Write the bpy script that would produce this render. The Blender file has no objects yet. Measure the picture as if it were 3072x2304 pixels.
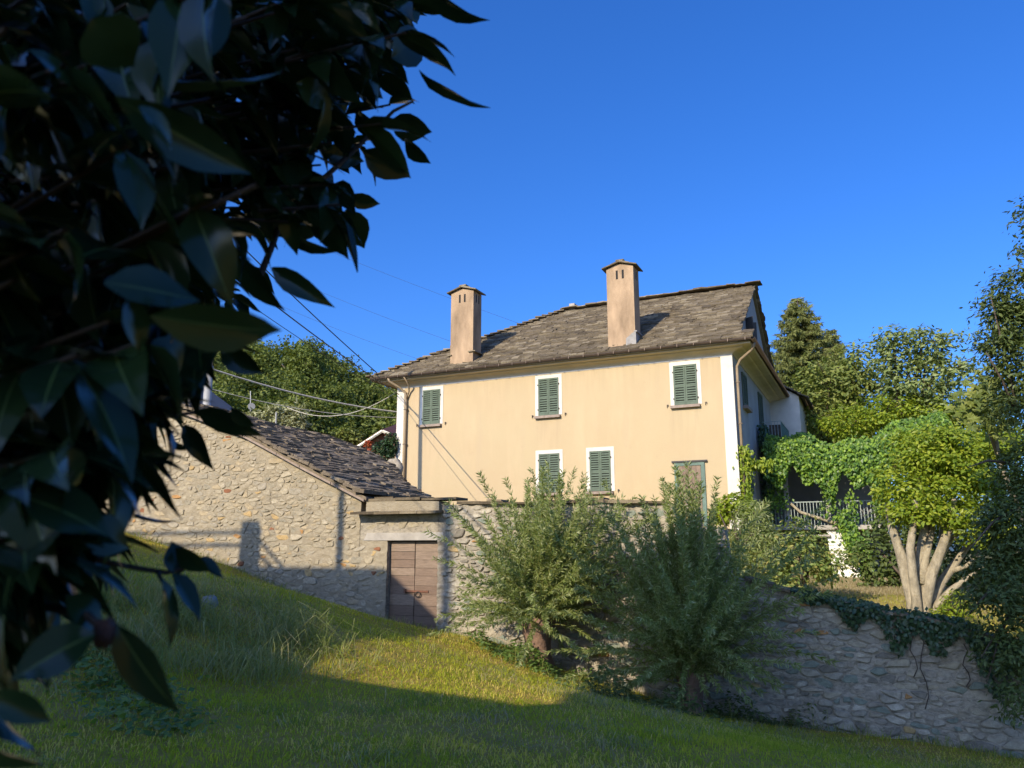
import bpy, math, random
import numpy as np
from mathutils import Matrix, Vector
random.seed(7); rng = np.random.default_rng(7)
sc = bpy.context.scene
col = sc.collection
rad = math.radians
# ------------------------------------------------------------------ camera
H = 1.6
cam = bpy.data.cameras.new('camera'); camo = bpy.data.objects.new('camera', cam); col.objects.link(camo)
camo.location = (0, 0, H); camo.rotation_euler = (rad(90 + 11.97), 0, 0)
cam.sensor_width = 36.0; cam.lens = 36.0 * 2315.7 / 3072; cam.clip_start = 0.05; cam.clip_end = 3000
cam.dof.use_dof = True; cam.dof.focus_distance = 16.0; cam.dof.aperture_fstop = 7.5
sc.camera = camo
# ------------------------------------------------------------------ grid of the house: u along the front, v into depth
TH = rad(25.08)
O = np.array([7.916, 27.0, 0.0])
Uv = np.array([math.cos(TH), -math.sin(TH), 0.0]); Vv = np.array([math.sin(TH), math.cos(TH), 0.0]); Zv = np.array([0, 0, 1.0])
def G(u, v, z): return O + u * Uv + v * Vv + z * Zv
def GG(A):
    A = np.asarray(A, float); return O + A[..., 0:1] * Uv + A[..., 1:2] * Vv + A[..., 2:3] * Zv
# ------------------------------------------------------------------ light
TD, TE = 0.22, 0.55                      # sun: sideways drift and drop for each metre of depth
sdir = -(Vv + TD * Uv - TE * Zv); sdir /= np.linalg.norm(sdir)      # towards the sun
EL = math.asin(sdir[2]); AZ = math.atan2(sdir[0], sdir[1])
sun = bpy.data.lights.new('sun', 'SUN'); suno = bpy.data.objects.new('sun', sun); col.objects.link(suno)
sun.energy = 2.3; sun.angle = rad(0.3); sun.color = (1.0, 0.85, 0.64)
suno.rotation_euler = Vector(-sdir).to_track_quat('-Z', 'Y').to_euler()
suno.location = (-20, -30, 40)
w = bpy.data.worlds.new('World'); sc.world = w; w.use_nodes = True
nt = w.node_tree; bg = nt.nodes['Background']
sky = nt.nodes.new('ShaderNodeTexSky'); sky.sky_type = 'NISHITA'; sky.sun_disc = False
sky.sun_elevation = EL; sky.sun_rotation = AZ; sky.altitude = 300; sky.air_density = 1.0; sky.dust_density = 3.0; sky.ozone_density = 4.0
hs = nt.nodes.new('ShaderNodeHueSaturation'); hs.inputs['Saturation'].default_value = 1.25; hs.inputs['Value'].default_value = 1.0
gm = nt.nodes.new('ShaderNodeGamma'); gm.inputs['Gamma'].default_value = 0.97
tn = nt.nodes.new('ShaderNodeMix'); tn.data_type = 'RGBA'; tn.blend_type = 'MULTIPLY'; tn.inputs[0].default_value = 1.0; tn.inputs[7].default_value = (0.41, 0.54, 0.81, 1)
nt.links.new(sky.outputs[0], hs.inputs['Color']); nt.links.new(hs.outputs[0], gm.inputs['Color']); nt.links.new(gm.outputs[0], tn.inputs[6]); nt.links.new(tn.outputs[2], bg.inputs['Color'])
bg.inputs['Strength'].default_value = 0.12
sc.view_settings.view_transform = 'Standard'; sc.view_settings.look = 'None'
sc.view_settings.exposure = 1.45; sc.view_settings.gamma = 1.0; sc.view_settings.use_curve_mapping = False
cy = sc.cycles; cy.max_bounces = 6; cy.diffuse_bounces = 4; cy.glossy_bounces = 2; cy.transmission_bounces = 3; cy.transparent_max_bounces = 4; cy.caustics_reflective = False; cy.caustics_refractive = False
# ------------------------------------------------------------------ helpers: picture rays (for measuring only)
_f = 2315.7; _p = rad(11.97)
_fw = np.array([0, math.cos(_p), math.sin(_p)]); _up = np.array([0, -math.sin(_p), math.cos(_p)]); _rt = np.array([1.0, 0, 0]); C0 = np.array([0, 0, H])
KK = 3072 / 2212
def ray(x, y): return _fw + _rt * (x * KK - 1536) / _f + _up * (1152 - y * KK) / _f
def atY(x, y, Y):
    d = ray(x, y); return C0 + d * (Y / d[1])
def atD(x, y, D):
    d = ray(x, y); return C0 + d / np.linalg.norm(d) * D
def atV(x, y, v):
    d = ray(x, y); return C0 + d * ((v - (C0 - O) @ Vv) / (d @ Vv))
def uvz(X):
    d = np.asarray(X) - O; return np.array([d @ Uv, d @ Vv, X[2]])
# ------------------------------------------------------------------ materials
MATS = {}
def ramp(nt, cols, interp='LINEAR'):
    r = nt.nodes.new('ShaderNodeValToRGB'); e = r.color_ramp.elements; r.color_ramp.interpolation = interp
    n = len(cols)
    for i, c in enumerate(cols):
        pos, c = c if isinstance(c[0], float) and isinstance(c[1], tuple) else (i / max(1, n - 1), c)
        if i < 2: el = e[i]; el.position = pos
        else: el = e.new(pos)
        el.color = (*c, 1)
    return r
def mixc(nt, a, b, fac, mode='MIX'):
    m = nt.nodes.new('ShaderNodeMix'); m.data_type = 'RGBA'; m.blend_type = mode
    for s, val in ((m.inputs[6], a), (m.inputs[7], b), (m.inputs[0], fac)):
        if hasattr(val, 'links'): nt.links.new(val, s)
        elif isinstance(val, tuple): s.default_value = (*val, 1) if len(val) == 3 else val
        else: s.default_value = val
    return m.outputs[2]
def noise(nt, scale, detail=4, rough=0.55, vec=None, stretch=None):
    n = nt.nodes.new('ShaderNodeTexNoise'); n.inputs['Scale'].default_value = scale; n.inputs['Detail'].default_value = detail; n.inputs['Roughness'].default_value = rough
    tc = nt.nodes.new('ShaderNodeTexCoord') if vec is None else None
    src = tc.outputs['Object'] if tc else vec
    if stretch:
        mp = nt.nodes.new('ShaderNodeMapping'); mp.inputs['Scale'].default_value = stretch; nt.links.new(src, mp.inputs[0]); src = mp.outputs[0]
    nt.links.new(src, n.inputs['Vector'])
    return n.outputs['Fac']
def mrange(nt, v, a, b, c=0.0, d=1.0):
    m = nt.nodes.new('ShaderNodeMapRange'); m.inputs[1].default_value = a; m.inputs[2].default_value = b; m.inputs[3].default_value = c; m.inputs[4].default_value = d
    nt.links.new(v, m.inputs[0]); return m.outputs[0]
def rndval(nt):
    a = nt.nodes.new('ShaderNodeAttribute'); a.attribute_name = 'rnd'
    o = nt.nodes.new('ShaderNodeObjectInfo')
    m = nt.nodes.new('ShaderNodeMath'); m.operation = 'ADD'; nt.links.new(a.outputs['Fac'], m.inputs[0]); nt.links.new(o.outputs['Random'], m.inputs[1])
    f = nt.nodes.new('ShaderNodeMath'); f.operation = 'FRACT'; nt.links.new(m.outputs[0], f.inputs[0]); return f.outputs[0]
def newmat(name):
    m = bpy.data.materials.new(name); m.use_nodes = True; MATS[name] = m
    return m, m.node_tree, m.node_tree.nodes['Principled BSDF']
def bump(nt, bs, h, strength=0.4, dist=0.02):
    b = nt.nodes.new('ShaderNodeBump'); b.inputs['Strength'].default_value = strength; b.inputs['Distance'].default_value = dist
    nt.links.new(h, b.inputs['Height']); nt.links.new(b.outputs[0], bs.inputs['Normal'])
def plain(name, c, rough=0.7, var=0.25, scale=3.0, bumps=(0, 0), metal=0.0, spec=0.4, stretch=None):
    m, nt, bs = newmat(name)
    n = noise(nt, scale, 5, 0.6, stretch=stretch)
    f = mrange(nt, n, 0.25, 0.75, 1 - var, 1 + var)
    cc = nt.nodes.new('ShaderNodeMix'); cc.data_type = 'RGBA'; cc.blend_type = 'MULTIPLY'; cc.inputs[0].default_value = 1; cc.inputs[6].default_value = (*c, 1)
    comb = nt.nodes.new('ShaderNodeCombineColor')
    for i in range(3): nt.links.new(f, comb.inputs[i])
    nt.links.new(comb.outputs[0], cc.inputs[7]); nt.links.new(cc.outputs[2], bs.inputs['Base Color'])
    bs.inputs['Roughness'].default_value = rough; bs.inputs['Metallic'].default_value = metal; bs.inputs['Specular IOR Level'].default_value = spec
    if bumps[0]: bump(nt, bs, noise(nt, bumps[0], 6, 0.6), bumps[1], 0.02)
    return m
def varied(name, cols, rough=0.85, nscale=14.0, nvar=0.3, bscale=30.0, bstr=0.5, interp='LINEAR', spec=0.3, dist=0.02, lichen=None):
    m, nt, bs = newmat(name)
    r = ramp(nt, cols, interp); nt.links.new(rndval(nt), r.inputs[0])
    f = mrange(nt, noise(nt, nscale, 6, 0.65), 0.25, 0.75, 1 - nvar, 1 + nvar)
    comb = nt.nodes.new('ShaderNodeCombineColor')
    for i in range(3): nt.links.new(f, comb.inputs[i])
    c = mixc(nt, r.outputs[0], comb.outputs[0], 1.0, 'MULTIPLY')
    if lichen:
        l = mrange(nt, noise(nt, lichen[1], 5, 0.7), lichen[2], lichen[2] + 0.08); c = mixc(nt, c, lichen[0], l)
    nt.links.new(c, bs.inputs['Base Color']); bs.inputs['Roughness'].default_value = rough; bs.inputs['Specular IOR Level'].default_value = spec
    if bstr: bump(nt, bs, noise(nt, bscale, 6, 0.65), bstr, dist)
    return m
def leafmat(name, cols, trans=0.35, rough=0.5, spec=0.4, tcol=None, clump=None):
    m, nt, bs = newmat(name)
    r = ramp(nt, cols); nt.links.new(rndval(nt), r.inputs[0]); c = r.outputs[0]
    if clump:
        l = mrange(nt, noise(nt, clump[1], 2, 0.5), 0.42, 0.62); c = mixc(nt, c, clump[0], l)
    nt.links.new(c, bs.inputs['Base Color']); bs.inputs['Roughness'].default_value = rough; bs.inputs['Specular IOR Level'].default_value = spec
    if trans:
        t = nt.nodes.new('ShaderNodeBsdfTranslucent'); mx = nt.nodes.new('ShaderNodeMixShader'); mx.inputs[0].default_value = trans
        tc = mixc(nt, c, tcol or (1.0, 0.95, 0.45), 1.0, 'MULTIPLY'); 
        tc = mixc(nt, tc, (1.9, 1.9, 1.9), 1.0, 'MULTIPLY')
        nt.links.new(tc, t.inputs['Color'])
        nt.links.new(bs.outputs[0], mx.inputs[1]); nt.links.new(t.outputs[0], mx.inputs[2])
        nt.links.new(mx.outputs[0], nt.nodes['Material Output'].inputs['Surface'])
    return m
# ------------------------------------------------------------------ object helpers
WO = {}
def tag(o, label=None, cat=None, group=None, kind=None):
    if label: o['label'] = label
    if cat: o['category'] = cat
    if group: o['group'] = group
    if kind: o['kind'] = kind
    return o
def thing(name, loc, label, cat, group=None):
    o = bpy.data.objects.new(name, None); col.objects.link(o); o.empty_display_size = 0.2
    o.location = tuple(loc); WO[o.name] = np.array(loc, float); return tag(o, label, cat, group)
def mesh_np(name, V, faces, rnd=None, smooth=False, mat=None):
    """faces: list of index lists, or an int array (n,k)"""
    me = bpy.data.meshes.new(name); V = np.asarray(V, np.float32)
    if isinstance(faces, np.ndarray):
        n, k = faces.shape; li = faces.astype(np.int32).ravel(); ls = np.arange(n, dtype=np.int32) * k
    else:
        n = len(faces); ln = np.array([len(f) for f in faces], np.int32); li = np.fromiter((i for f in faces for i in f), np.int32); ls = np.concatenate([[0], np.cumsum(ln)[:-1]]).astype(np.int32)
    me.vertices.add(len(V)); me.vertices.foreach_set('co', V.ravel())
    me.loops.add(len(li)); me.loops.foreach_set('vertex_index', li)
    me.polygons.add(n); me.polygons.foreach_set('loop_start', ls)
    me.polygons.foreach_set('use_smooth', np.full(n, bool(smooth)))
    if rnd is not None:
        a = me.attributes.new('rnd', 'FLOAT', 'FACE'); a.data.foreach_set('value', np.asarray(rnd, np.float32))
    me.update(calc_edges=True); me.validate()
    if mat: me.materials.append(MATS[mat])
    return me
def mk(name, V, F, mat, parent=None, rnd=None, smooth=False, origin=None):
    V = np.asarray(V, float)
    org = np.array(origin, float) if origin is not None else (WO[parent.name] if parent else V.mean(0))
    o = bpy.data.objects.new(name, mesh_np(name, V - org, F, rnd, smooth, mat)); col.objects.link(o)
    if parent: o.parent = parent; o.location = tuple(org - WO[parent.name])
    else: o.location = tuple(org)
    WO[o.name] = org
    return o
def inst(name, me, M, parent=None):
    o = bpy.data.objects.new(name, me); col.objects.link(o)
    if parent:
        o.parent = parent; M = Matrix.Translation(Vector(-WO[parent.name])) @ M
    o.matrix_local = M
    return o
class MB:
    def __init__(s): s.V = []; s.F = []; s.R = []
    def add(s, V, F, r=0.0):
        b = len(s.V); s.V += [tuple(p) for p in V]
        for f in F: s.F.append([i + b for i in f]); s.R.append(r)
    def box(s, u0, u1, v0, v1, z0, z1, r=0.0):
        V = [G(u, v, z) for z in (z0, z1) for v in (v0, v1) for u in (u0, u1)]
        s.add(V, [(0, 2, 3, 1), (4, 5, 7, 6), (0, 1, 5, 4), (2, 6, 7, 3), (0, 4, 6, 2), (1, 3, 7, 5)], r)
    def hexa(s, V, r=0.0):
        s.add(V, [(0, 2, 3, 1), (4, 5, 7, 6), (0, 1, 5, 4), (2, 6, 7, 3), (0, 4, 6, 2), (1, 3, 7, 5)], r)
    def tube(s, P, R, n=8, cap=True, r=0.0):
        P = [np.array(p, float) for p in P]
        if not hasattr(R, '__len__'): R = [R] * len(P)
        rings = []; up = None
        for i, p in enumerate(P):
            t = (P[min(i + 1, len(P) - 1)] - P[max(i - 1, 0)]); t /= np.linalg.norm(t) + 1e-9
            if up is None: up = np.array([0, 0, 1.0]) if abs(t[2]) < 0.9 else np.array([1.0, 0, 0])
            a = np.cross(t, up); a /= np.linalg.norm(a) + 1e-9; b = np.cross(a, t); up = b
            rings.append([p + R[i] * (math.cos(2 * math.pi * k / n) * a + math.sin(2 * math.pi * k / n) * b) for k in range(n)])
        V = [q for rg in rings for q in rg]; F = []
        for i in range(len(P) - 1):
            for k in range(n): F.append((i * n + k, i * n + (k + 1) % n, (i + 1) * n + (k + 1) % n, (i + 1) * n + k))
        if cap: F.append(tuple(range(n))[::-1]); F.append(tuple((len(P) - 1) * n + k for k in range(n)))
        s.add(V, F, r)
    def prism(s, pts, a0, a1, axis='v', r=0.0):
        """polygon pts extruded: axis v -> pts are (u,z); axis u -> (v,z); axis z -> (u,v)"""
        n = len(pts); fn = {'v': lambda p, a: G(p[0], a, p[1]), 'u': lambda p, a: G(a, p[0], p[1]), 'z': lambda p, a: G(p[0], p[1], a)}[axis]
        V = [fn(p, a0) for p in pts] + [fn(p, a1) for p in pts]
        F = [tuple(range(n)), tuple(range(2 * n - 1, n - 1, -1))] + [(i, (i + 1) % n, n + (i + 1) % n, n + i) for i in range(n)]
        s.add(V, F, r)
    def build(s, name, mat, parent=None, smooth=False, origin=None):
        return mk(name, s.V, s.F, mat, parent, s.R, smooth, origin)
def leaves_np(P, D, N, L, W, fold=0.15, rnd=None):
    """diamond leaves folded on the midrib"""
    P = np.asarray(P, float); n = len(P); D = D / (np.linalg.norm(D, axis=1, keepdims=True) + 1e-9)
    S = np.cross(D, N); S /= (np.linalg.norm(S, axis=1, keepdims=True) + 1e-9); N2 = np.cross(S, D)
    L = np.broadcast_to(L, (n,))[:, None]; W = np.broadcast_to(W, (n,))[:, None]
    mid = P + D * L * 0.42 + N2 * W * fold
    V = np.stack([P, mid - S * W / 2, P + D * L, mid + S * W / 2], 1).reshape(-1, 3)
    b = np.arange(n)[:, None] * 4
    F = np.concatenate([b + [0, 2, 1], b + [0, 3, 2]], 1).reshape(-1, 3)
    r = rng.random(n) if rnd is None else rnd
    return V, F, np.repeat(r, 2)
def runit(n):
    a = rng.normal(size=(n, 3)); return a / np.linalg.norm(a, axis=1, keepdims=True)
def mk_leaves(name, P, D, N, L, W, mat, parent, fold=0.15, rnd=None, kind=None):
    V, F, r = leaves_np(P, D, N, L, W, fold, rnd)
    o = mk(name, V, F, mat, parent, r)
    if kind: o['kind'] = kind
    return o
# ------------------------------------------------------------------ material list
def stucco():
    m, nt, bs = newmat('stucco')
    big = mrange(nt, noise(nt, 0.6, 5, 0.65), 0.35, 0.7)
    c = mixc(nt, (0.455, 0.368, 0.226), (0.450, 0.350, 0.214), big)
    st = mrange(nt, noise(nt, 1.6, 5, 0.65, stretch=(1.0, 1.0, 0.22)), 0.5, 0.75, 0, 0.35)
    c = mixc(nt, c, (0.552, 0.424, 0.268), st)
    sp = mrange(nt, noise(nt, 2.6, 6, 0.7), 0.62, 0.76, 0, 0.45); c = mixc(nt, c, (0.400, 0.304, 0.200), sp)
    dr = mrange(nt, noise(nt, 2.2, 6, 0.75, stretch=(0.780, 0.780, 0.078)), 0.57, 0.72, 0, 0.5); c = mixc(nt, c, (0.435, 0.345, 0.225), dr)
    # rain streaks below the sills and the cornice (object space: u along the front, z up)
    tc = nt.nodes.new('ShaderNodeTexCoord'); sx = nt.nodes.new('ShaderNodeSeparateXYZ'); nt.links.new(tc.outputs['Object'], sx.inputs[0])
    def mth(op, a, b=None):
        m_ = nt.nodes.new('ShaderNodeMath'); m_.operation = op
        for i_, q in enumerate((a, b)):
            if q is None: continue
            if hasattr(q, 'links'): nt.links.new(q, m_.inputs[i_])
            else: m_.inputs[i_].default_value = q
        return m_.outputs[0]
    uu = mth('SUBTRACT', mth('MULTIPLY', sx.outputs[0], math.cos(TH)), mth('MULTIPLY', sx.outputs[1], math.sin(TH)))
    tot = None
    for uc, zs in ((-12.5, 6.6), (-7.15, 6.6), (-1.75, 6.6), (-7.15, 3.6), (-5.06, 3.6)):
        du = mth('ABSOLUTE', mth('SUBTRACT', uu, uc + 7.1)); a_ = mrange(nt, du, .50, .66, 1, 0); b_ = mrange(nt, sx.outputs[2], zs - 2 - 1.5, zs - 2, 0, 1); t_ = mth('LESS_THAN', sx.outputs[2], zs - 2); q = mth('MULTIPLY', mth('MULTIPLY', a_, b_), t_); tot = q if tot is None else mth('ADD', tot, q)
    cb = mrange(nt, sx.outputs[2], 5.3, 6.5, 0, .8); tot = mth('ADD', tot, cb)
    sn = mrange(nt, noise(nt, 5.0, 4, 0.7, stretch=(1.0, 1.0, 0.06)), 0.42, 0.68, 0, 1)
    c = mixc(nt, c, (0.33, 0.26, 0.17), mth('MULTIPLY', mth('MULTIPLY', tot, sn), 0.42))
    nt.links.new(c, bs.inputs['Base Color']); bs.inputs['Roughness'].default_value = 0.95; bs.inputs['Specular IOR Level'].default_value = 0.15
    bump(nt, bs, noise(nt, 26, 6, 0.7), 0.35, 0.02)
stucco()
plain('white_stucco', (0.607, 0.580, 0.515), 0.95, 0.16, 1.8, (30, 0.3), spec=0.15)
plain('cornice_paint', (0.528, 0.440, 0.304), 0.9, 0.12, 1.5, (30, 0.15), spec=0.15)
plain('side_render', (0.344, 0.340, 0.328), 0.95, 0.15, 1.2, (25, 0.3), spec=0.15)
plain('grey_render', (0.40, 0.38, 0.34), 0.95, 0.2, 1.2, (25, 0.3), spec=0.15)
plain('chimney_render', (0.374, 0.268, 0.169), 0.95, 0.42, 2.2, (22, 0.6), spec=0.15, stretch=(0.780, 0.780, 0.312))
plain('patch_render', (0.30, 0.29, 0.27), 0.95, 0.25, 4, (25, 0.5), spec=0.15)
plain('shutter_paint', (0.095, 0.129, 0.092), 0.75, 0.22, 6, (40, 0.15))
plain('shutter_worn', (0.115, 0.175, 0.145), 0.75, 0.3, 6, (30, 0.3))
plain('dark_gap', (0.02, 0.02, 0.018), 0.9, 0.1)
plain('sill_stone', (0.272, 0.216, 0.176), 0.85, 0.25, 8, (40, 0.5))
plain('copper', (0.105, 0.078, 0.058), 0.5, 0.25, 2.5, metal=0.35)
plain('pipe_paint', (0.272, 0.208, 0.132), 0.55, 0.2, 2.5)
plain('rail_paint', (0.34, 0.40, 0.38), 0.5, 0.2, 4)
plain('rail_green', (0.08, 0.17, 0.145), 0.5, 0.2, 4)
plain('iron', (0.16, 0.075, 0.045), 0.8, 0.4, 14, metal=0.2)
plain('dark_iron', (0.05, 0.045, 0.04), 0.6, 0.3, 14, metal=0.4)
plain('concrete', (0.357, 0.332, 0.289), 0.9, 0.25, 3, (20, 0.4))
plain('whitewash', (0.76, 0.74, 0.68), 0.9, 0.18, 3, (20, 0.4))
plain('pole_metal', (0.36, 0.36, 0.34), 0.5, 0.12, 2, metal=0.2)
plain('cable_black', (0.03, 0.03, 0.035), 0.5, 0.1)
plain('cable_grey', (0.50, 0.47, 0.40), 0.6, 0.1)
varied('slate', [(0.0, (0.080, 0.063, 0.040)), (0.3, (0.153, 0.123, 0.077)), (0.6, (0.107, 0.086, 0.055)), (0.85, (0.194, 0.158, 0.101)), (1.0, (0.255, 0.216, 0.146))], 0.9, 9, 0.35, 30, 0.8, lichen=((0.275, 0.240, 0.168), 14.0, 0.62))
varied('barn_slate', [(0.0, (0.117, 0.094, 0.065)), (0.4, (0.179, 0.146, 0.102)), (0.75, (0.143, 0.115, 0.081)), (1.0, (0.258, 0.216, 0.152))], 0.9, 9, 0.4, 30, 0.8, lichen=((0.339, 0.288, 0.201), 12.0, 0.60))
varied('rubble', [(0.0, (0.318, 0.278, 0.198)), (0.14, (0.268, 0.241, 0.178)), (0.27, (0.341, 0.293, 0.202)), (0.40, (0.287, 0.252, 0.181)), (0.54, (0.372, 0.327, 0.235)), (0.66, (0.307, 0.274, 0.208)), (0.78, (0.357, 0.293, 0.188)), (0.88, (0.404, 0.290, 0.138)), (0.915, (0.326, 0.282, 0.198)), (0.972, (0.372, 0.211, 0.084)), (0.986, (0.225, 0.098, 0.050)), (1.0, (0.326, 0.293, 0.215))], 0.92, 11, 0.32, 26, 1.0, 'CONSTANT')
varied('rubble_grey', [(0.0, (0.331, 0.304, 0.238)), (0.16, (0.202, 0.229, 0.183)), (0.30, (0.354, 0.317, 0.242)), (0.44, (0.285, 0.255, 0.199)), (0.58, (0.405, 0.370, 0.289)), (0.70, (0.193, 0.176, 0.140)), (0.78, (0.340, 0.304, 0.222)), (0.91, (0.423, 0.304, 0.144)), (0.925, (0.313, 0.286, 0.226)), (0.983, (0.405, 0.220, 0.086)), (1.0, (0.313, 0.282, 0.218))], 0.92, 11, 0.35, 26, 1.0, 'CONSTANT')
def mortar(name, a, b, dk):
    m, nt, bs = newmat(name)
    n1 = mrange(nt, noise(nt, 1.1, 5, 0.6), 0.35, 0.65); c = mixc(nt, a, b, n1)
    n2 = mrange(nt, noise(nt, 8, 7, 0.75, stretch=(1, 1, 2.0)), 0.46, 0.66, 0, 0.85); c = mixc(nt, c, dk, n2)
    n3 = mrange(nt, noise(nt, 1.3, 4, 0.6, stretch=(1, 1, 0.18)), 0.56, 0.70, 0, 0.5); c = mixc(nt, c, tuple(x*.62 for x in dk), n3)
    nt.links.new(c, bs.inputs['Base Color']); bs.inputs['Roughness'].default_value = 0.95; bs.inputs['Specular IOR Level'].default_value = 0.15
    bump(nt, bs, noise(nt, 14, 8, 0.75, stretch=(1, 1, 1.7)), 0.8, 0.03)
mortar('mortar', (0.344, 0.300, 0.216), (0.298, 0.256, 0.179), (0.237, 0.200, 0.139))
mortar('mortar_grey', (0.396, 0.357, 0.281), (0.334, 0.298, 0.232), (0.150, 0.134, 0.105))
def oldwood():
    m, nt, bs = newmat('old_wood')
    r = ramp(nt, [(0.0, (0.135, 0.088, 0.060)), (0.5, (0.18, 0.125, 0.088)), (1.0, (0.235, 0.175, 0.125))]); nt.links.new(rndval(nt), r.inputs[0])
    tc = nt.nodes.new('ShaderNodeTexCoord')
    g = mrange(nt, noise(nt, 8.0, 8, 0.75, stretch=(0.6, 0.6, 10.0)), 0.3, 0.7, 0.55, 1.4)
    comb = nt.nodes.new('ShaderNodeCombineColor')
    for i in range(3): nt.links.new(g, comb.inputs[i])
    c = mixc(nt, r.outputs[0], comb.outputs[0], 1.0, 'MULTIPLY'); nt.links.new(c, bs.inputs['Base Color']); bs.inputs['Roughness'].default_value = 0.8
    bump(nt, bs, noise(nt, 9.0, 8, 0.7, stretch=(1.0, 1.0, 12.0)), 0.35, 0.008)
oldwood()
plain('bark_willow', (0.20, 0.125, 0.088), 0.9, 0.45, 12, (20, 1.0))
plain('bark_pale', (0.30, 0.262, 0.185), 0.9, 0.5, 9, (24, 1.0), stretch=(1.0, 1.0, 0.45))
plain('bark_dark', (0.085, 0.065, 0.048), 0.9, 0.4, 8, (16, 0.8))
plain('shoot', (0.20, 0.21, 0.055), 0.7, 0.3, 5)
plain('twig', (0.030, 0.021, 0.016), 0.7, 0.3, 20, (60, 0.4))
plain('bud_brown', (0.05, 0.022, 0.016), 0.7, 0.5, 60, (90, 0.8))
plain('roof_red', (0.180, 0.063, 0.039), 0.85, 0.35, 6, (14, 0.5))
plain('roof_grey', (0.10, 0.10, 0.10), 0.85, 0.25, 3, (14, 0.4))
plain('wall_grey', (0.20, 0.20, 0.20), 0.9, 0.15, 2)
plain('wall_pink', (0.303, 0.182, 0.121), 0.9, 0.15, 2)
plain('board_white', (0.75, 0.72, 0.6), 0.7, 0.1, 4)
plain('boulder', (0.30, 0.265, 0.205), 0.9, 0.35, 5, (9, 1.0))
plain('hood_dark', (0.06, 0.058, 0.055), 0.8, 0.2, 3)
leafmat('leaf_willow', [(0.13, 0.172, 0.042), (0.18, 0.228, 0.062), (0.245, 0.288, 0.10), (0.35, 0.37, 0.20)], 0.28, 0.5, 0.4, (0.9, 1.0, 0.5))
leafmat('leaf_vine', [(0.058, 0.127, 0.025), (0.087, 0.173, 0.033), (0.122, 0.219, 0.039), (0.243, 0.370, 0.041)], 0.3, 0.42, 0.4)
leafmat('leaf_bright', [(0.12, 0.19, 0.018), (0.175, 0.25, 0.022), (0.24, 0.305, 0.026), (0.32, 0.36, 0.038)], 0.35, 0.45, 0.35)
leafmat('leaf_mid', [(0.098, 0.137, 0.033), (0.143, 0.185, 0.042), (0.195, 0.234, 0.055), (0.260, 0.280, 0.078)], 0.3, 0.55, 0.3)
leafmat('leaf_cool', [(0.111, 0.156, 0.052), (0.163, 0.215, 0.068), (0.215, 0.267, 0.091), (0.273, 0.319, 0.130)], 0.28, 0.5, 0.35)
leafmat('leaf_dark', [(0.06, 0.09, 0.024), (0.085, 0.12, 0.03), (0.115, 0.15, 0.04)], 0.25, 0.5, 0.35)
leafmat('leaf_forest', [(0.064, 0.093, 0.020), (0.098, 0.132, 0.025), (0.136, 0.170, 0.034), (0.178, 0.204, 0.047)], 0.25, 0.6, 0.25)
leafmat('leaf_pale', [(0.232, 0.246, 0.123), (0.304, 0.319, 0.174), (0.392, 0.392, 0.232)], 0.25, 0.6, 0.25)
leafmat('needle', [(0.111, 0.130, 0.039), (0.163, 0.189, 0.055), (0.234, 0.247, 0.078)], 0.15, 0.6, 0.25)
leafmat('leaf_shrub', [(0.128, 0.189, 0.045), (0.180, 0.245, 0.063), (0.247, 0.298, 0.084), (0.375, 0.324, 0.112)], 0.3, 0.55, 0.3)
leafmat('leaf_ivy', [(0.025, 0.055, 0.022), (0.038, 0.075, 0.028), (0.05, 0.092, 0.035)], 0.12, 0.4, 0.45)
leafmat('leaf_weed', [(0.075, 0.135, 0.028), (0.105, 0.175, 0.034), (0.14, 0.20, 0.045)], 0.35, 0.5, 0.35)
leafmat('grass_blade', [(0.235, 0.29, 0.030), (0.35, 0.385, 0.038), (0.47, 0.44, 0.058), (0.58, 0.47, 0.16)], 0.4, 0.85, 0.06)
leafmat('grass_tall', [(0.14, 0.19, 0.045), (0.19, 0.24, 0.065), (0.26, 0.28, 0.105), (0.38, 0.34, 0.18)], 0.3, 0.85, 0.06)
leafmat('grass_dry', [(0.22, 0.18, 0.10), (0.30, 0.25, 0.15), (0.36, 0.31, 0.20)], 0.2, 0.85, 0.06)
leafmat('leaf_red', [(0.25, 0.04, 0.02), (0.38, 0.09, 0.03), (0.45, 0.16, 0.04)], 0.3, 0.5, 0.3)
def camellia():
    m, nt, bs = newmat('leaf_camellia')
    r = ramp(nt, [(0.009, 0.022, 0.010), (0.013, 0.030, 0.012), (0.02, 0.042, 0.014)]); nt.links.new(rndval(nt), r.inputs[0])
    nt.links.new(r.outputs[0], bs.inputs['Base Color']); bs.inputs['Roughness'].default_value = 0.17; bs.inputs['Specular IOR Level'].default_value = 0.33
    t = nt.nodes.new('ShaderNodeBsdfTranslucent'); t.inputs['Color'].default_value = (0.02, 0.035, 0.006, 1); mx = nt.nodes.new('ShaderNodeMixShader'); mx.inputs[0].default_value = 0.12
    nt.links.new(bs.outputs[0], mx.inputs[1]); nt.links.new(t.outputs[0], mx.inputs[2]); nt.links.new(mx.outputs[0], nt.nodes['Material Output'].inputs['Surface'])
camellia()
plain('midrib', (0.05, 0.085, 0.022), 0.4, 0.1)
def groundmat(name, a, b, c3):
    m, nt, bs = newmat(name)
    n1 = mrange(nt, noise(nt, 0.9, 5, 0.6), 0.38, 0.62); c = mixc(nt, a, b, n1)
    n2 = mrange(nt, noise(nt, 3.5, 6, 0.7), 0.52, 0.7); c = mixc(nt, c, c3, n2)
    nt.links.new(c, bs.inputs['Base Color']); bs.inputs['Roughness'].default_value = 1.0; bs.inputs['Specular IOR Level'].default_value = 0.1
    bump(nt, bs, noise(nt, 14, 8, 0.75), 0.9, 0.05)
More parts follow.
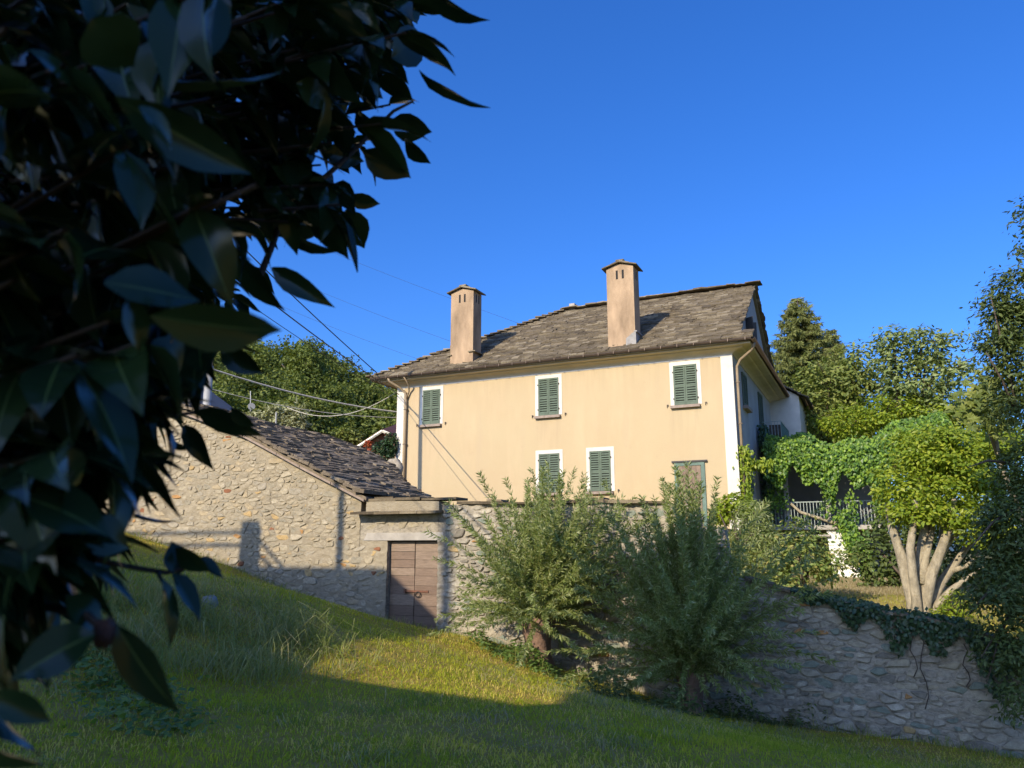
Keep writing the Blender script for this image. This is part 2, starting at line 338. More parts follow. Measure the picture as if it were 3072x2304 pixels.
groundmat('soil_grass', (0.322, 0.254, 0.046), (0.378, 0.268, 0.062), (0.451, 0.297, 0.108))
groundmat('dry_grass_soil', (0.338, 0.294, 0.066), (0.260, 0.266, 0.044), (0.260, 0.189, 0.066))
groundmat('hill_soil', (0.14, 0.14, 0.05), (0.18, 0.16, 0.07), (0.2, 0.16, 0.09))
#==SETTING==
# ================================================================== SETTING
CP = np.array([(-13,24,2.4),(-10.1,22.2,1.77),(-8.6,21.5,1.39),(-7.4,20.9,1.1),(-5.9,20.2,.6),(-4.6,19.6,.19),(-3.3,19,-.08),(-1.7,18.2,-.26),(-.1,17.5,-.47),(.9,17,-.84),(2.3,16.4,-1.18),(3.5,15.8,-1.45),(4.7,15.3,-1.56),(5.7,14.8,-1.61),(7.1,14.2,-1.66),(8.3,13.6,-1.77),(11,12.5,-1.9),
(0,0,0),(0,6,-.1),(0,10,-.22),(-5,12.5,.95),(-3.8,12.3,.7),(-7,12.8,1.15),(-5,9.8,.3),(-3.2,10.2,.05),(-6.5,9.5,.45),(-3,7,0.),(-7,6,.2),(-2,14,.05),(-4.5,16,.75),(-7.5,16.5,1.35),(3,6,-.35),(6,6,-.9),(8,9,-1.4),(5,11,-1.2),(2,11,-.6),(-4,0,.1),(5,0,-.6),(11,6,-1.7),(0,-6,.1),(-10,-4,.5),(10,-4,-.9),(-13,14,2.0),(-13,6,1.0)], float)
def tps():
    n = len(CP); d = np.linalg.norm(CP[:, None, :2] - CP[None, :, :2], axis=2)
    K = np.where(d > 0, d**2 * np.log(d + 1e-9), 0) + np.eye(n) * .3
    A = np.zeros((n+3, n+3)); A[:n,:n] = K; A[:n,n] = 1; A[:n,n+1:] = CP[:,:2]; A[n,:n] = 1; A[n+1:,:n] = CP[:,:2].T
    return np.linalg.solve(A, np.concatenate([CP[:,2], [0,0,0]]))
_w = tps()
def gz(x, y):
    x = np.asarray(x, float); y = np.asarray(y, float); d = np.hypot(x[..., None] - CP[:,0], y[..., None] - CP[:,1])
    return (np.where(d > 0, d**2 * np.log(d + 1e-9), 0) * _w[:len(CP)]).sum(-1) + _w[-3] + _w[-2]*x + _w[-1]*y
def onG(px, py):
    d = ray(px, py); t = np.linspace(3, 40, 4000); P = C0 + t[:, None] * d
    i = np.where(P[:,2] < gz(P[:,0], P[:,1]))[0]; return P[i[0]] if len(i) else P[-1]
def gridmesh(name, fn, a, b, mat):
    A, B = np.meshgrid(a, b, indexing='ij'); V = fn(A.ravel(), B.ravel()); na, nb = len(a), len(b)
    i, j = np.meshgrid(np.arange(na-1), np.arange(nb-1), indexing='ij'); q = (i*nb + j).ravel()
    F = np.stack([q, q+nb, q+nb+1, q+1], 1)
    o = mk(name, V, F, mat, None, None, True, origin=(0,0,0)); o['kind'] = 'structure'; return o
# meadow: in u,v up to a little behind the walls
def meadow(u, v):
    P = GG(np.stack([u, v, 0*u], 1)); P[:,2] = gz(P[:,0], P[:,1]); return P
gridmesh('meadow', meadow, np.linspace(-17, 15, 130), np.linspace(-34.5, -11.75, 100), 'soil_grass')
# garden behind the wall, stepping down to the right
def gardz(u, v):
    s = np.clip((u - 0.2) / 2.6, 0, 1); s = s*s*(3 - 2*s)
    z = 2.15 * (1 - s) + s * (0.42 + 0.008*(v + 3))
    f = np.clip((v + 7.5) / 2.2, 0, 1); z = np.where(u > 1.0, np.minimum(z, -0.35 + f * (z + 0.35)), z)
    return z
def garden(u, v):
    P = GG(np.stack([u, v, gardz(u, v)], 1)); return P
gridmesh('garden_ground', garden, np.linspace(-6.6, 26, 90), np.linspace(-11.65, 30, 110), 'dry_grass_soil')
def hillz(x, y):
    z = 9 - .21*(x + 14) + .47*(np.minimum(y, 92) - 80) - .25*np.maximum(y - 92, 0); z = np.maximum(z, -2.6)
    return np.where(y < 30, -2.6, np.minimum(z, 60))
def hill(x, y): return np.stack([x, y, hillz(x, y)], 1)
gridmesh('terrain', hill, np.linspace(-700, 700, 120), np.linspace(-500, 900, 120), 'hill_soil')
# ================================================================== STONE LAYING
def clip_half(poly, p, n):
    out = []; m = len(poly)
    for i in range(m):
        a, b = poly[i], poly[(i+1) % m]; da = (a[0]-p[0])*n[0] + (a[1]-p[1])*n[1]; db = (b[0]-p[0])*n[0] + (b[1]-p[1])*n[1]
        if da <= 0: out.append(a)
        if da * db < 0: t = da / (da - db); out.append((a[0] + t*(b[0]-a[0]), a[1] + t*(b[1]-a[1])))
    return out
def lay_stones(u0, u1, z0, z1, su, sz, inside, seed, drop=0.36, joint=0.015):
    r = random.Random(seed); nx = int((u1-u0)/su) + 2; nz = int((z1-z0)/sz) + 2; seeds = {}
    big = [(r.randrange(nx), r.randrange(nz), r.choice([1.05, 1.05, 1.6])) for _ in range(int(nx*nz*.022))]
    for i in range(nx):
        for j in range(nz):
            if r.random() < drop: continue
            if any(abs(i - a)*.75 < b[2] and abs(j - b[1]) < b[2]*1.1 and (i, j) != (b[0], b[1]) for b in big for a in (b[0],)): continue
            seeds[i, j] = (i + 0.5*(j % 2) + r.uniform(-.36, .36), j + r.uniform(-.33, .33))
    out = []
    for (i, j), s in seeds.items():
        poly = [(s[0]-1.5, s[1]-1.2), (s[0]+1.5, s[1]-1.2), (s[0]+1.5, s[1]+1.2), (s[0]-1.5, s[1]+1.2)]
        for di in range(-3, 4):
            for dj in range(-3, 4):
                t = seeds.get((i+di, j+dj))
                if t and (di or dj): poly = clip_half(poly, ((s[0]+t[0])/2, (s[1]+t[1])/2), (t[0]-s[0], t[1]-s[1]))
        if len(poly) < 3: continue
        P = [(u0 + a*su, z0 + b*sz) for a, b in poly]
        cx = sum(p[0] for p in P)/len(P); cz = sum(p[1] for p in P)/len(P)
        Q = []
        k = len(P)
        for q in range(k):                     # chaikin
            a, b = P[q], P[(q+1) % k]
            f = r.uniform(.12, .26); Q += [(a[0]+f*(b[0]-a[0]), a[1]+f*(b[1]-a[1])), (b[0]+f*(a[0]-b[0]), b[1]+f*(a[1]-b[1]))]
        jj = joint * r.choice([.7, 1, 1, 1.6, 2.4])
        R = []
        for p in Q:
            d = math.hypot(p[0]-cx, p[1]-cz) + 1e-6; sh = max(.25, 1 - (jj + r.uniform(0, .006))/d); R.append((cx + (p[0]-cx)*sh, cz + (p[1]-cz)*sh))
        if not all(inside(p[0], p[1]) for p in R): continue
        area = abs(sum(R[q][0]*R[(q+1)%len(R)][1] - R[(q+1)%len(R)][0]*R[q][1] for q in range(len(R))))/2
        if area < 0.0015: continue
        out.append((area, cx, cz, R, r.random(), r))
    return out
def stone_geo(R, cx, cz, v, rr, proud):
    n = len(R); d = proud; tu, tz = rr.uniform(-.10, .10), rr.uniform(-.12, .12)
    V = []
    for sc_, dv in ((1.0, 0.03), (0.95, -d*.6), (0.80, -d)):
        for p in R:
            x = (p[0]-cx)*sc_; z = (p[1]-cz)*sc_; V.append(G(cx + x, v + dv + (tu*x + tz*z if dv < 0 else 0), cz + z))
    F = [(k*n + i, k*n + (i+1) % n, (k+1)*n + (i+1) % n, (k+1)*n + i) for k in (0, 1) for i in range(n)] + [tuple(2*n + i for i in range(n))]
    return V, F
def put_stones(stones, v, mat, parent, seed, proud=(.0, .024), cap=300):
    r = random.Random(seed); stones.sort(key=lambda s: -s[0]); mb = MB()
    for i, (a, cx, cz, R, rv, _) in enumerate(stones):
        V, F = stone_geo(R, cx, cz, v, r, r.uniform(*proud))
        if i < cap: mk('stone', V, F, mat, parent, [rv]*len(F), False, origin=G(cx, v, cz))
        else: mb.add(V, F, rv)
    if mb.V:
        o = mb.build('small_stones', mat, parent, False); o['kind'] = 'stuff'
def vnoise(u, z, sc_, seed):
    r = np.random.default_rng(seed); T = r.random((64, 64)); x = u*sc_; y = z*sc_*1.7; i = np.floor(x).astype(int); j = np.floor(y).astype(int); fx = x - i; fy = y - j; fx = fx*fx*(3 - 2*fx); fy = fy*fy*(3 - 2*fy)
    a, b, c, d = T[i % 64, j % 64], T[(i+1) % 64, j % 64], T[i % 64, (j+1) % 64], T[(i+1) % 64, (j+1) % 64]; return (a*(1-fx) + b*fx)*(1-fy) + (c*(1-fx) + d*fx)*fy - .5
def mortar_face(u0, u1, z0, z1, step, v, inside, mat, parent, seed, amp=.03):
    us = np.arange(u0, u1 + step/2, step); zs = np.arange(z0, z1 + step/2, step); A, B = np.meshgrid(us, zs, indexing='ij'); nu, nz_ = A.shape
    d = vnoise(A, B, 2.2, seed)*.5 + vnoise(A, B, 6.5, seed + 1) + vnoise(A, B, 15, seed + 2)*.6
    V = GG(np.stack([A.ravel(), (v - amp*d).ravel(), B.ravel()], 1)); i, j = np.meshgrid(np.arange(nu-1), np.arange(nz_-1), indexing='ij'); q = (i*nz_ + j).ravel(); F = np.stack([q, q + nz_, q + nz_ + 1, q + 1], 1)
    cu = (A[:-1, :-1] + step/2).ravel(); cz = (B[:-1, :-1] + step/2).ravel(); F = F[np.array([inside(a, b) for a, b in zip(cu, cz)])]
    return mk('mortar_face', V, F, mat, parent, None, True)
# ================================================================== HOUSE
house = thing('house', G(-7.1, 5.2, 2.0), 'large ochre yellow house with stone slab roof, two tall chimneys and green shutters', 'house')
ZW = 8.43; RU0, RU1, RV0, RV1 = -14.24, 0.0, 0.0, 10.6
m = MB(); m.box(RU0, RU1, RV0, RV1, -0.5, ZW + .35); m.build('wall', 'stucco', house)
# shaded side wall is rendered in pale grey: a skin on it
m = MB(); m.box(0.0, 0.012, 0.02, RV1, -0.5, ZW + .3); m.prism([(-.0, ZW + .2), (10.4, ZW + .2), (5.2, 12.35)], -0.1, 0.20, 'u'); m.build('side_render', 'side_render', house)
# white corner bands and band under the cornice
for a, b in ((RU0 - .012, RU0 + .34), (RU1 - .40, RU1 + .014)):
    m = MB(); m.box(a, b, -.014, .05, 0.5, ZW - .06); m.build('corner_band', 'white_stucco', house)
m = MB(); m.box(RU0 - .014, RU1 + .016, -.02, .05, ZW - .06, ZW + .0); m.build('top_band', 'white_stucco', house)
# cornice swept round the house
prof = [(0.0, 8.43), (.03, 8.43), (.045, 8.47), (.09, 8.515), (.16, 8.55), (.27, 8.575), (.30, 8.60), (.30, 8.625), (.47, 8.64), (.49, 8.655), (.49, 8.735), (0, 8.75)]
V = []; F = []
for d, z in prof:
    V += [G(RU0 - d*1.5, RV0 - d, z), G(RU1 + d*1.5, RV0 - d, z), G(RU1 + d*1.5, RV1 + d, z), G(RU0 - d*1.5, RV1 + d, z)]
for i in range(len(prof) - 1):
    for k in range(4): F.append((i*4 + k, i*4 + (k+1) % 4, i*4 + 4 + (k+1) % 4, i*4 + 4 + k))
mk('cornice', V, F, 'cornice_paint', house)
# roof deck
ZE, SL = 8.80, .650; EO = .60
def rz(v): return ZE + SL * (v + EO)
VR = 5.2; ZR = rz(VR)
def rback(v): return ZR - SL * (v - VR)
roof = MB()
a = G(-15.25, -EO, ZE); b = G(.30, -EO, ZE); c = G(.30, VR, ZR); d = G(-8.3, VR, ZR); e = G(-15.25, 11.0, ZE); f2 = G(.30, 11.0, ZE)
roof.add([a, b, c, d, e, f2], [(0, 1, 2, 3), (0, 3, 4), (3, 2, 5, 4)])
lo = [p - Zv*.10 for p in (a, b, c, d, e, f2)]; roof.add(lo, [(3, 2, 1, 0), (4, 3, 0), (4, 5, 2, 3)])
roof.add([a, b, lo[0], lo[1]], [(0, 2, 3, 1)]); roof.add([b, c, lo[1], lo[2]], [(0, 2, 3, 1)]); roof.add([c, f2, lo[2], lo[5]], [(0, 2, 3, 1)])
# pent strip over the side eave
roof.add([G(.30, -EO, ZE), G(.80, -EO, ZE), G(.80, 11.9, ZE - .02), G(.0, 11.9, ZE + .28), G(.0, -.1, ZE + .30)], [(0, 1, 2, 3, 4)])
ro = roof.build('roof', 'slate', house)
# slab stones: shared variants
def slab_mesh(name, mat, seed, t=.035):
    r = random.Random(seed); n = 7
    ang = [(-.5, -.5), (0, -.53), (.5, -.5), (.52, 0), (.5, .5), (-.5, .5), (-.52, 0)]
    P = [(x*(1 + r.uniform(-.10, .10)) + r.uniform(-.03, .03), y*(1 + r.uniform(-.12, .12)) + r.uniform(-.05, .05)) for x, y in ang]
    V = [(x, y, 0) for x, y in P] + [(x*.98, y*.98, t*(1 + r.uniform(-.35, .35))) for x, y in P]
    F = [tuple(range(n))[::-1], tuple(range(n, 2*n))] + [(i, (i+1) % n, n + (i+1) % n, n + i) for i in range(n)]
    return mesh_np(name, V, F, None, False, mat)
SLAB = [slab_mesh('slab', 'slate', 100 + i, .05) for i in range(14)]
BSLAB = [slab_mesh('barn_slab', 'barn_slate', 200 + i, .06) for i in range(14)]
def frame(o, x, y, z): return Matrix(((x[0], y[0], z[0], o[0]), (x[1], y[1], z[1], o[1]), (x[2], y[2], z[2], o[2]), (0, 0, 0, 1)))
def lay_slabs(meshes, rows, parent, key, cap=300, rest='slabs', jit=.05, tilt=(.05, .13)):
    """rows: list of (origin, xdir, ydir, w, h) -> slabs as objects, the least visible joined"""
    rows.sort(key=key); V = []; F = []; R = []; nb = 0
    for i, (o, x, y, wd, hh) in enumerate(rows):
        z = np.cross(x, y); z /= np.linalg.norm(z)
        j = random.uniform(-jit, jit); x2 = x*math.cos(j) + y*math.sin(j); y2 = -x*math.sin(j) + y*math.cos(j)
        tl = random.uniform(*tilt); y3 = y2*math.cos(tl) - z*math.sin(tl); z3 = z*math.cos(tl) + y2*math.sin(tl)
        M = frame(o + z*random.uniform(0.0, .02), x2*wd, y3*hh, z3*random.uniform(.8, 1.35)); me = random.choice(meshes)
        if i < cap: inst('slab', me, M, parent)
        else:
            A = np.array([v.co for v in me.vertices]); B = A @ np.array(M.to_3x3()).T + np.array(M.translation); rv = random.random()
            for p in me.polygons: F.append([q + nb for q in p.vertices]); R.append(rv)
            V += list(B); nb += len(B)
    if V:
        o = mk(rest, V, F, meshes[0].materials[0].name, parent, R); o['kind'] = 'stuff'
ysl = (Vv + SL*Zv); ysl /= np.linalg.norm(ysl)
rows = []
vrow = -EO; k = 0
while vrow < VR - .1:
    ul = -15.25 + (vrow + EO) / (VR + EO) * (15.25 - 8.3); u = ul + random.uniform(-.1, .1); ur = .80 if vrow < -.15 else .34
    while u < ur - .12:
        wd = random.uniform(.26, .58); wd = min(wd, ur - u + .05)
        rows.append((G(u + wd/2, vrow + .12, rz(vrow + .12) + .03), Uv, ysl, wd*1.03, .40)); u += wd
    vrow += random.uniform(.145, .175); k += 1
lay_slabs(SLAB, rows, ro, lambda t: np.linalg.norm(t[0]), tilt=(.08, .2))
# ridge stones, verge, back verge and hip
rows = []
u = -8.4
while u < .3:
    wd = random.uniform(.4, .8); rows.append((G(u + wd/2, VR - .08, ZR + .05 + random.uniform(0, .035)), Uv, Vv, wd, .5)); u += wd*.93
for i in range(44):
    v = VR + .1 + i*.135; rows.append((G(.14 + random.uniform(-.03, .05), v, rback(v) + .05), Uv, (Vv - SL*Zv)/np.linalg.norm(Vv - SL*Zv), .55, .34))
for i in range(26):
    v = -.35 + i*.48; rows.append((G(.52, v, ZE + .05), Vv, -(Uv*.95 - Zv*.3)/np.linalg.norm(Uv*.95 - Zv*.3), .52, .62))
for i in range(30):
    t = i/29; rows.append((G(-15.2 + t*6.9, -EO + .1 + t*(VR + EO - .1), rz(-EO + t*(VR + EO)) + .07), Uv, Vv, .5, .45))
lay_slabs(SLAB, rows, ro, lambda t: 0, cap=0, rest='edge_slabs')
# small stub vent on the ridge end
m = MB(); m.prism([(-8.17, 12.45), (-7.83, 12.45), (-7.87, 12.93), (-8.13, 12.93)], 5.1, 5.4, 'v'); m.build('vent_stub', 'concrete', house)
# chimneys
for (u0, patch) in ((-11.52, False), (-4.55, True)):
    u1 = u0 + 1.08; v0, v1 = -.22, .52; zb, zt = 8.9, 12.28; uc = (u0 + u1)/2
    ch = MB(); ch.prism([(u0, zb), (u1, zb), (u1, zt), (uc + .12, zt + .14), (uc - .12, zt + .14), (u0, zt)], v0, v1, 'v')
    cho = ch.build('chimney', 'chimney_render', house)
    for du in (.38, .62):
        s = MB(); s.box(u0 + du, u0 + du + .085, v0 - .004, v0 + .2, zt - .46, zt - .10); s.build('smoke_slot', 'dark_gap', cho)
    for dv in (.22, .45):
        s = MB(); s.box(u1 - .2, u1 + .004, v0 + dv, v0 + dv + .085, zt - .46, zt - .10); s.build('smoke_slot', 'dark_gap', cho)
    for sgn in (-1, 1):        # two sloping cap slabs and a top one
        A = [(uc + sgn*.0, zt + .20), (uc + sgn*.70, zt + .00), (uc + sgn*.70, zt + .045), (uc + sgn*.0, zt + .255)]
        if sgn > 0: A = A[::-1]
        s = MB(); s.prism(A, v0 - .12, v1 + .12, 'v'); s.build('cap_slab', 'slate', cho)
        A = [(uc + sgn*.0, zt + .262), (uc + sgn*.42, zt + .125), (uc + sgn*.40, zt + .165), (uc + sgn*.0, zt + .30)]
        if sgn > 0: A = A[::-1]
        s = MB(); s.prism(A, v0 - .06, v1 + .09, 'v'); s.build('cap_slab', 'slate', cho)
    s = MB(); s.box(uc - .15, uc + .17, v0 - .02, v1, zt + .285, zt + .335); s.build('cap_slab', 'slate', cho)
    if patch:
        s = MB(); s.prism([(u1 - .38, zb), (u1 + .03, zb), (u1 + .03, 9.62), (u1 - .1, 9.60), (u1 - .22, 9.50), (u1 - .36, 9.40)], v0 - .022, v1 + .02, 'v'); s.box(u1 - .05, u1 + .08, v0 - .03, v1 + .05, 9.62, 9.67); s.build('patch', 'patch_render', cho)
    else:
        s = MB(); s.box(u0 - .12, u0 + .08, v0 - .06, v0 + .3, 9.53, 9.57); s.build('flashing_slab', 'slate', cho)
        s = MB(); s.box(u1 - .2, u1 + .14, v0 - .08, v1 + .04, 9.60, 9.64); s.build('flashing_slab', 'slate', cho)
# gutters
def halfpipe(P0, P1, r, out):
    """open half-round gutter; out = horizontal unit away from the wall"""
    m = MB(); n = 8; V = []
    for p in (P0, P1):
        for rr in (r, r*.9):
            V += [p + rr*(math.cos(math.pi*k/n)*out - math.sin(math.pi*k/n)*Zv) for k in range(n+1)]
    q = n + 1; F = []
    for k in range(n): F += [(k, k+1, 2*q + k+1, 2*q + k), (q + k+1, q + k, 3*q + k, 3*q + k+1)]
    F += [(0, 2*q, 3*q, q), (n, q + n, 3*q + n, 2*q + n)]
    for b in (0, 2*q): F += [(b + k, b + q + k, b + q + k+1, b + k+1) for k in range(n)]
    m.add(V, F)
    return m
gf = halfpipe(G(-15.25, -.63, 8.815), G(.80, -.63, 8.815), .085, -Vv); go = gf.build('gutter', 'copper', house, True)
s = MB()
for i in range(27):
    u = -15.0 + i*.6; s.box(u - .012, u + .012, -.722, -.55, 8.725, 8.835)
s.build('gutter_joints', 'copper', go)
gs = halfpipe(G(.84, -.70, 8.80), G(.84, 11.9, 8.76), .085, Uv); gs.build('gutter', 'copper', house, True)
# down pipes
def downpipe(P, r):
    m = MB(); m.tube(P, r, 10); return m
for P in ([G(-14.35, -.62, 8.76), G(-14.30, -.60, 8.62), G(-14.0, -.22, 8.38), G(-13.78, -.10, 8.15), G(-13.74, -.10, 7.8), G(-13.74, -.10, 2.0)],
          [G(.83, -.25, 8.74), G(.82, -.25, 8.58), G(.70, -.15, 8.45), G(.28, .12, 8.22), G(.13, .22, 8.0), G(.12, .22, 7.6), G(.12, .22, 2.0)]):
    o = downpipe(P, .052).build('downpipe', 'pipe_paint', house, True)
    q = P[-1]
    for z in (7.4, 5.9, 4.4, 3.3):
        s = MB(); a = uvz(q); s.box(a[0] - .085, a[0] + .085, a[1] - .06, a[1] + .06, z, z + .03); s.build('bracket', 'copper', o)
m = MB(); m.tube([G(-13.55, -.62, 8.75), G(-13.5, -.3, 8.45), G(-13.6, -.11, 8.2), G(-13.72, -.10, 7.9)], .04, 8); m.build('pipe_branch', 'pipe_paint', house, True)
m = MB(); m.box(-13.02, -12.93, -.05, 0.01, 2.2, 4.0); m.build('conduit', 'wall_pink', house)
# windows
def louvre(u0, u1, z0, z1, v, n, mb):
    """one shutter leaf: stiles, rails, slats"""
    st = .055
    mb.box(u0, u0 + st, v - .03, v, z0, z1); mb.box(u1 - st, u1, v - .03, v, z0, z1)
    mb.box(u0 + st, u1 - st, v - .03, v, z1 - .07, z1); mb.box(u0 + st, u1 - st, v - .03, v, z0, z0 + .09)
    zm = z0 + (z1 - z0)*.46; mb.box(u0 + st, u1 - st, v - .03, v, zm - .035, zm + .035)
    for a, b in ((z0 + .09, zm - .035), (zm + .035, z1 - .07)):
        k = max(3, int((b - a)/.085)); h = (b - a)/k
        for i in range(k):
            zz = a + i*h
            mb.hexa([G(u0 + st, v - .036, zz), G(u1 - st, v - .036, zz), G(u0 + st, v - .004, zz + h*.50), G(u1 - st, v - .004, zz + h*.50),
                     G(u0 + st, v - .036, zz + .016), G(u1 - st, v - .036, zz + .016), G(u0 + st, v - .004, zz + h*.50 + .016), G(u1 - st, v - .004, zz + h*.50 + .016)])
def window(u0, u1, zt, zs, lab):
    """u0..u1 white surround, zt top, zs bottom of sill"""
    su = MB(); b = .145; z0 = zs + .11; t = .016
    su.prism([(u0, z0), (u0 + b, z0), (u0 + b, zt - .15), (u1 - b, zt - .15), (u1 - b, z0), (u1, z0), (u1, zt), (u0, zt)], -t, .02, 'v')
    w_ = su.build('window', 'white_stucco', house); w_['label'] = lab
    d = MB(); d.box(u0 + b, u1 - b, -.004, .01, z0, zt - .15); d.build('opening', 'dark_gap', w_)
    mid = (u0 + u1)/2
    for a, c in ((u0 + b - .005, mid - .004), (mid + .004, u1 - b + .005)):
        mb = MB(); louvre(a, c, z0 + .01, zt - .145, -.012, 20, mb); mb.build('shutter', 'shutter_paint', w_)
    sl = MB(); sl.box(u0 - .0, u1 - .06, -.14, .01, zs, zs + .10); sl.build('sill', 'sill_stone', w_)
    for uu in (u0 - .14, u1 + .12):
        h = MB(); h.box(uu, uu + .015, -.05, .01, zs + .05, zs + .16); h.box(uu + .015, uu + .06, -.05, -.035, zs + .145, zs + .16); h.box(uu + .045, uu + .06, -.05, -.035, zs + .09, zs + .145); h.build('shutter_hook', 'dark_iron', w_)
    for uu in (u0 + b - .035, u1 - b):
        for zz in (z0 + .22, zt - .42):
            h = MB(); h.box(uu, uu + .035, -.06, -.017, zz, zz + .05); h.build('hinge', 'dark_iron', w_)
window(-13.08, -11.95, 8.34, 6.59, 'upper window nearest the down pipe on the front')
window(-7.71, -6.57, 8.34, 6.59, 'upper window in the middle of the front')
window(-2.28, -1.14, 8.34, 6.59, 'upper window nearest the right corner of the front')
window(-7.71, -6.57, 5.33, 3.56, 'lower window half hidden by willow shoots')
window(-5.61, -4.51, 5.33, 3.56, 'lower window beside the front door')
# door
d = MB(); d.box(-2.33, -1.06, -.09, .02, 4.60, 4.66); do = MB(); do.box(-2.25, -1.16, -.02, .02, 2.2, 4.60)
dd = do.build('door', 'shutter_worn', house); d.build('lintel', 'hood_dark', dd)
for i in range(5):
    p = MB(); a = -2.10 + i*.16; p.box(a, a + .152, -.035, -.021, 2.3, 4.47); p.build('board', 'old_wood', dd)
for a in (-2.25, -1.28):
    p = MB(); p.box(a, a + .12, -.055, -.021, 2.2, 4.60); p.build('door_frame', 'shutter_worn', dd)
p = MB(); p.box(-2.13, -1.28, -.055, -.021, 4.48, 4.60); p.build('door_frame', 'shutter_worn', dd)
# shaded side: shuttered window, balcony door, balcony, attic shutters
def side_shutter(v0, v1, z0, z1, lab, sill=True):
    b = MB(); b.box(.012, .03, v0, v1, z0, z1); o = b.build('window', 'dark_gap', house); o['label'] = lab
    for a, c in ((v0, (v0 + v1)/2 - .01), ((v0 + v1)/2 + .01, v1)):
        s = MB(); s.box(.03, .075, a, a + .07, z0, z1); s.box(.03, .075, c - .07, c, z0, z1); s.box(.03, .075, a + .07, c - .07, z0, z0 + .08); s.box(.03, .075, a + .07, c - .07, z1 - .08, z1)
        n = int((z1 - z0 - .16)/.09)
        for i in range(n):
            z = z0 + .08 + i*.09; s.hexa([G(.075, a + .07, z), G(.075, c - .07, z), G(.035, a + .07, z + .07), G(.035, c - .07, z + .07), G(.075, a + .07, z + .016), G(.075, c - .07, z + .016), G(.035, a + .07, z + .086), G(.035, c - .07, z + .086)])
        s.build('shutter', 'shutter_paint', o)
    if sill: s = MB(); s.box(.012, .20, v0 - .1, v1 + .1, z0 - .14, z0 - .02); s.build('sill', 'sill_stone', o)
side_shutter(1.92, 2.95, 6.88, 8.17, 'shuttered window on the shaded side')
side_shutter(6.35, 7.45, 5.98, 8.2, 'tall balcony door shutter on the shaded side', False)
side_shutter(2.1, 3.0, 3.6, 5.0, 'lower window on the shaded side', False)
b = MB(); b.box(.0, .86, 6.9, 10.3, 5.82, 5.94); bo = b.build('balcony', 'concrete', house)
b = MB(); b.tube([G(.03, 6.95, 6.95), G(.82, 6.95, 6.95), G(.82, 10.2, 6.95)], .02, 6); b.build('handrail', 'rail_paint', bo)
for i in range(7):
    u = .06 + i*.125; b = MB(); b.box(u - .009, u + .009, 6.94, 6.958, 5.94, 6.95); b.build('baluster', 'rail_paint', bo)
for i in range(28):
    v = 7.05 + i*.115; b = MB(); b.box(.811, .829, v - .009, v + .009, 5.94, 6.95); b.build('baluster', 'rail_green', bo)
b = MB(); b.box(.02, .70, 9.6, 9.64, 5.95, 7.2); b.build('store_door', 'bark_dark', bo)
at = MB(); at.box(.20, .22, 2.7, 3.4, 9.65, 10.45); ao = at.build('attic_window', 'dark_gap', house)
for v, s_ in ((2.70, -1), (3.40, 1)):
    p = MB(); p.hexa([G(.22, v, 9.6), G(.25, v, 9.6), G(.47, v + s_*.12, 9.6), G(.50, v + s_*.12, 9.6), G(.22, v, 10.5), G(.25, v, 10.5), G(.47, v + s_*.12, 10.5), G(.50, v + s_*.12, 10.5)]); p.build('shutter', 'hood_dark', ao)
p = MB(); p.box(.20, .55, 6.9, 8.0, 9.2, 9.27); p.build('attic_hood', 'hood_dark', house)
# closet tower at the back corner
tw = MB(); tw.prism([(-.3, 0), (1.33, 0), (1.33, 8.72), (.0, 9.55), (-.3, 9.7)], 10.9, 14.5, 'v'); to = tw.build('rear_closet', 'white_stucco', house)
rows = []
for i in range(5):
    for j in range(9):
        u = .05 + i*.33; rows.append((G(u + .15, 10.85 + j*.42, 9.62 - (u + .15)*.62), Vv, -(Uv - .62*Zv)/1.177, .45, .5))
lay_slabs(SLAB, rows, to, lambda t: 0, cap=0, rest='roof_slabs')
gc = halfpipe(G(1.50, 10.8, 8.68), G(1.50, 14.5, 8.62), .07, Uv); gc.build('gutter', 'copper', to, True)
# ================================================================== BARN
barn = thing('barn', G(-11.3, -11.9, 0.5), 'rubble stone barn end wall under a sagging stone slab roof', 'barn')
VB = -12.0
bu = np.array([-18.5, -15.5, -14.47, -12.93, -10.98, -9.02, -7.24, -6.95]); bz = np.array([5.2, 6.1, 5.83, 5.33, 4.65, 3.74, 2.95, 2.82])
def broof(u): return float(np.interp(u, bu, bz))
pts = [(-18.4, -1), (-7.22, -1), (-7.22, broof(-7.22) - .12)] + [(u, broof(u) - .12) for u in (-9.02, -10.98, -12.93, -14.47, -15.5, -18.4)]
m = MB(); m.prism(pts, VB + .02, VB + .6, 'v'); m.box(-7.8, -7.22, VB + .6, -9.0, -1, broof(-7.22) - .12); m.box(-18.4, -17.9, VB + .6, -8, -1, 4.9); bwall = m.build('wall', 'mortar', barn)
def gw(u):
    X = G(u, VB, 0); return float(gz(X[0], X[1]))
GWT = np.linspace(-19, 14, 200); GWZ = np.array([gw(u) for u in GWT])
def gwf(u): return float(np.interp(u, GWT, GWZ))
st = lay_stones(-15.6, -7.2, -.3, 6.3, .185, .092, lambda u, z: -15.6 < u < -7.25 and gwf(u) - .25 < z < broof(u) - .16, 11)
put_stones(st, VB, 'rubble', bwall, 5)
mortar_face(-15.8, -7.24, -.4, 6.2, .035, VB + .000, lambda u, z: gwf(u) - .3 < z < broof(u) - .125 and u < -7.24, 'mortar', barn, 51)
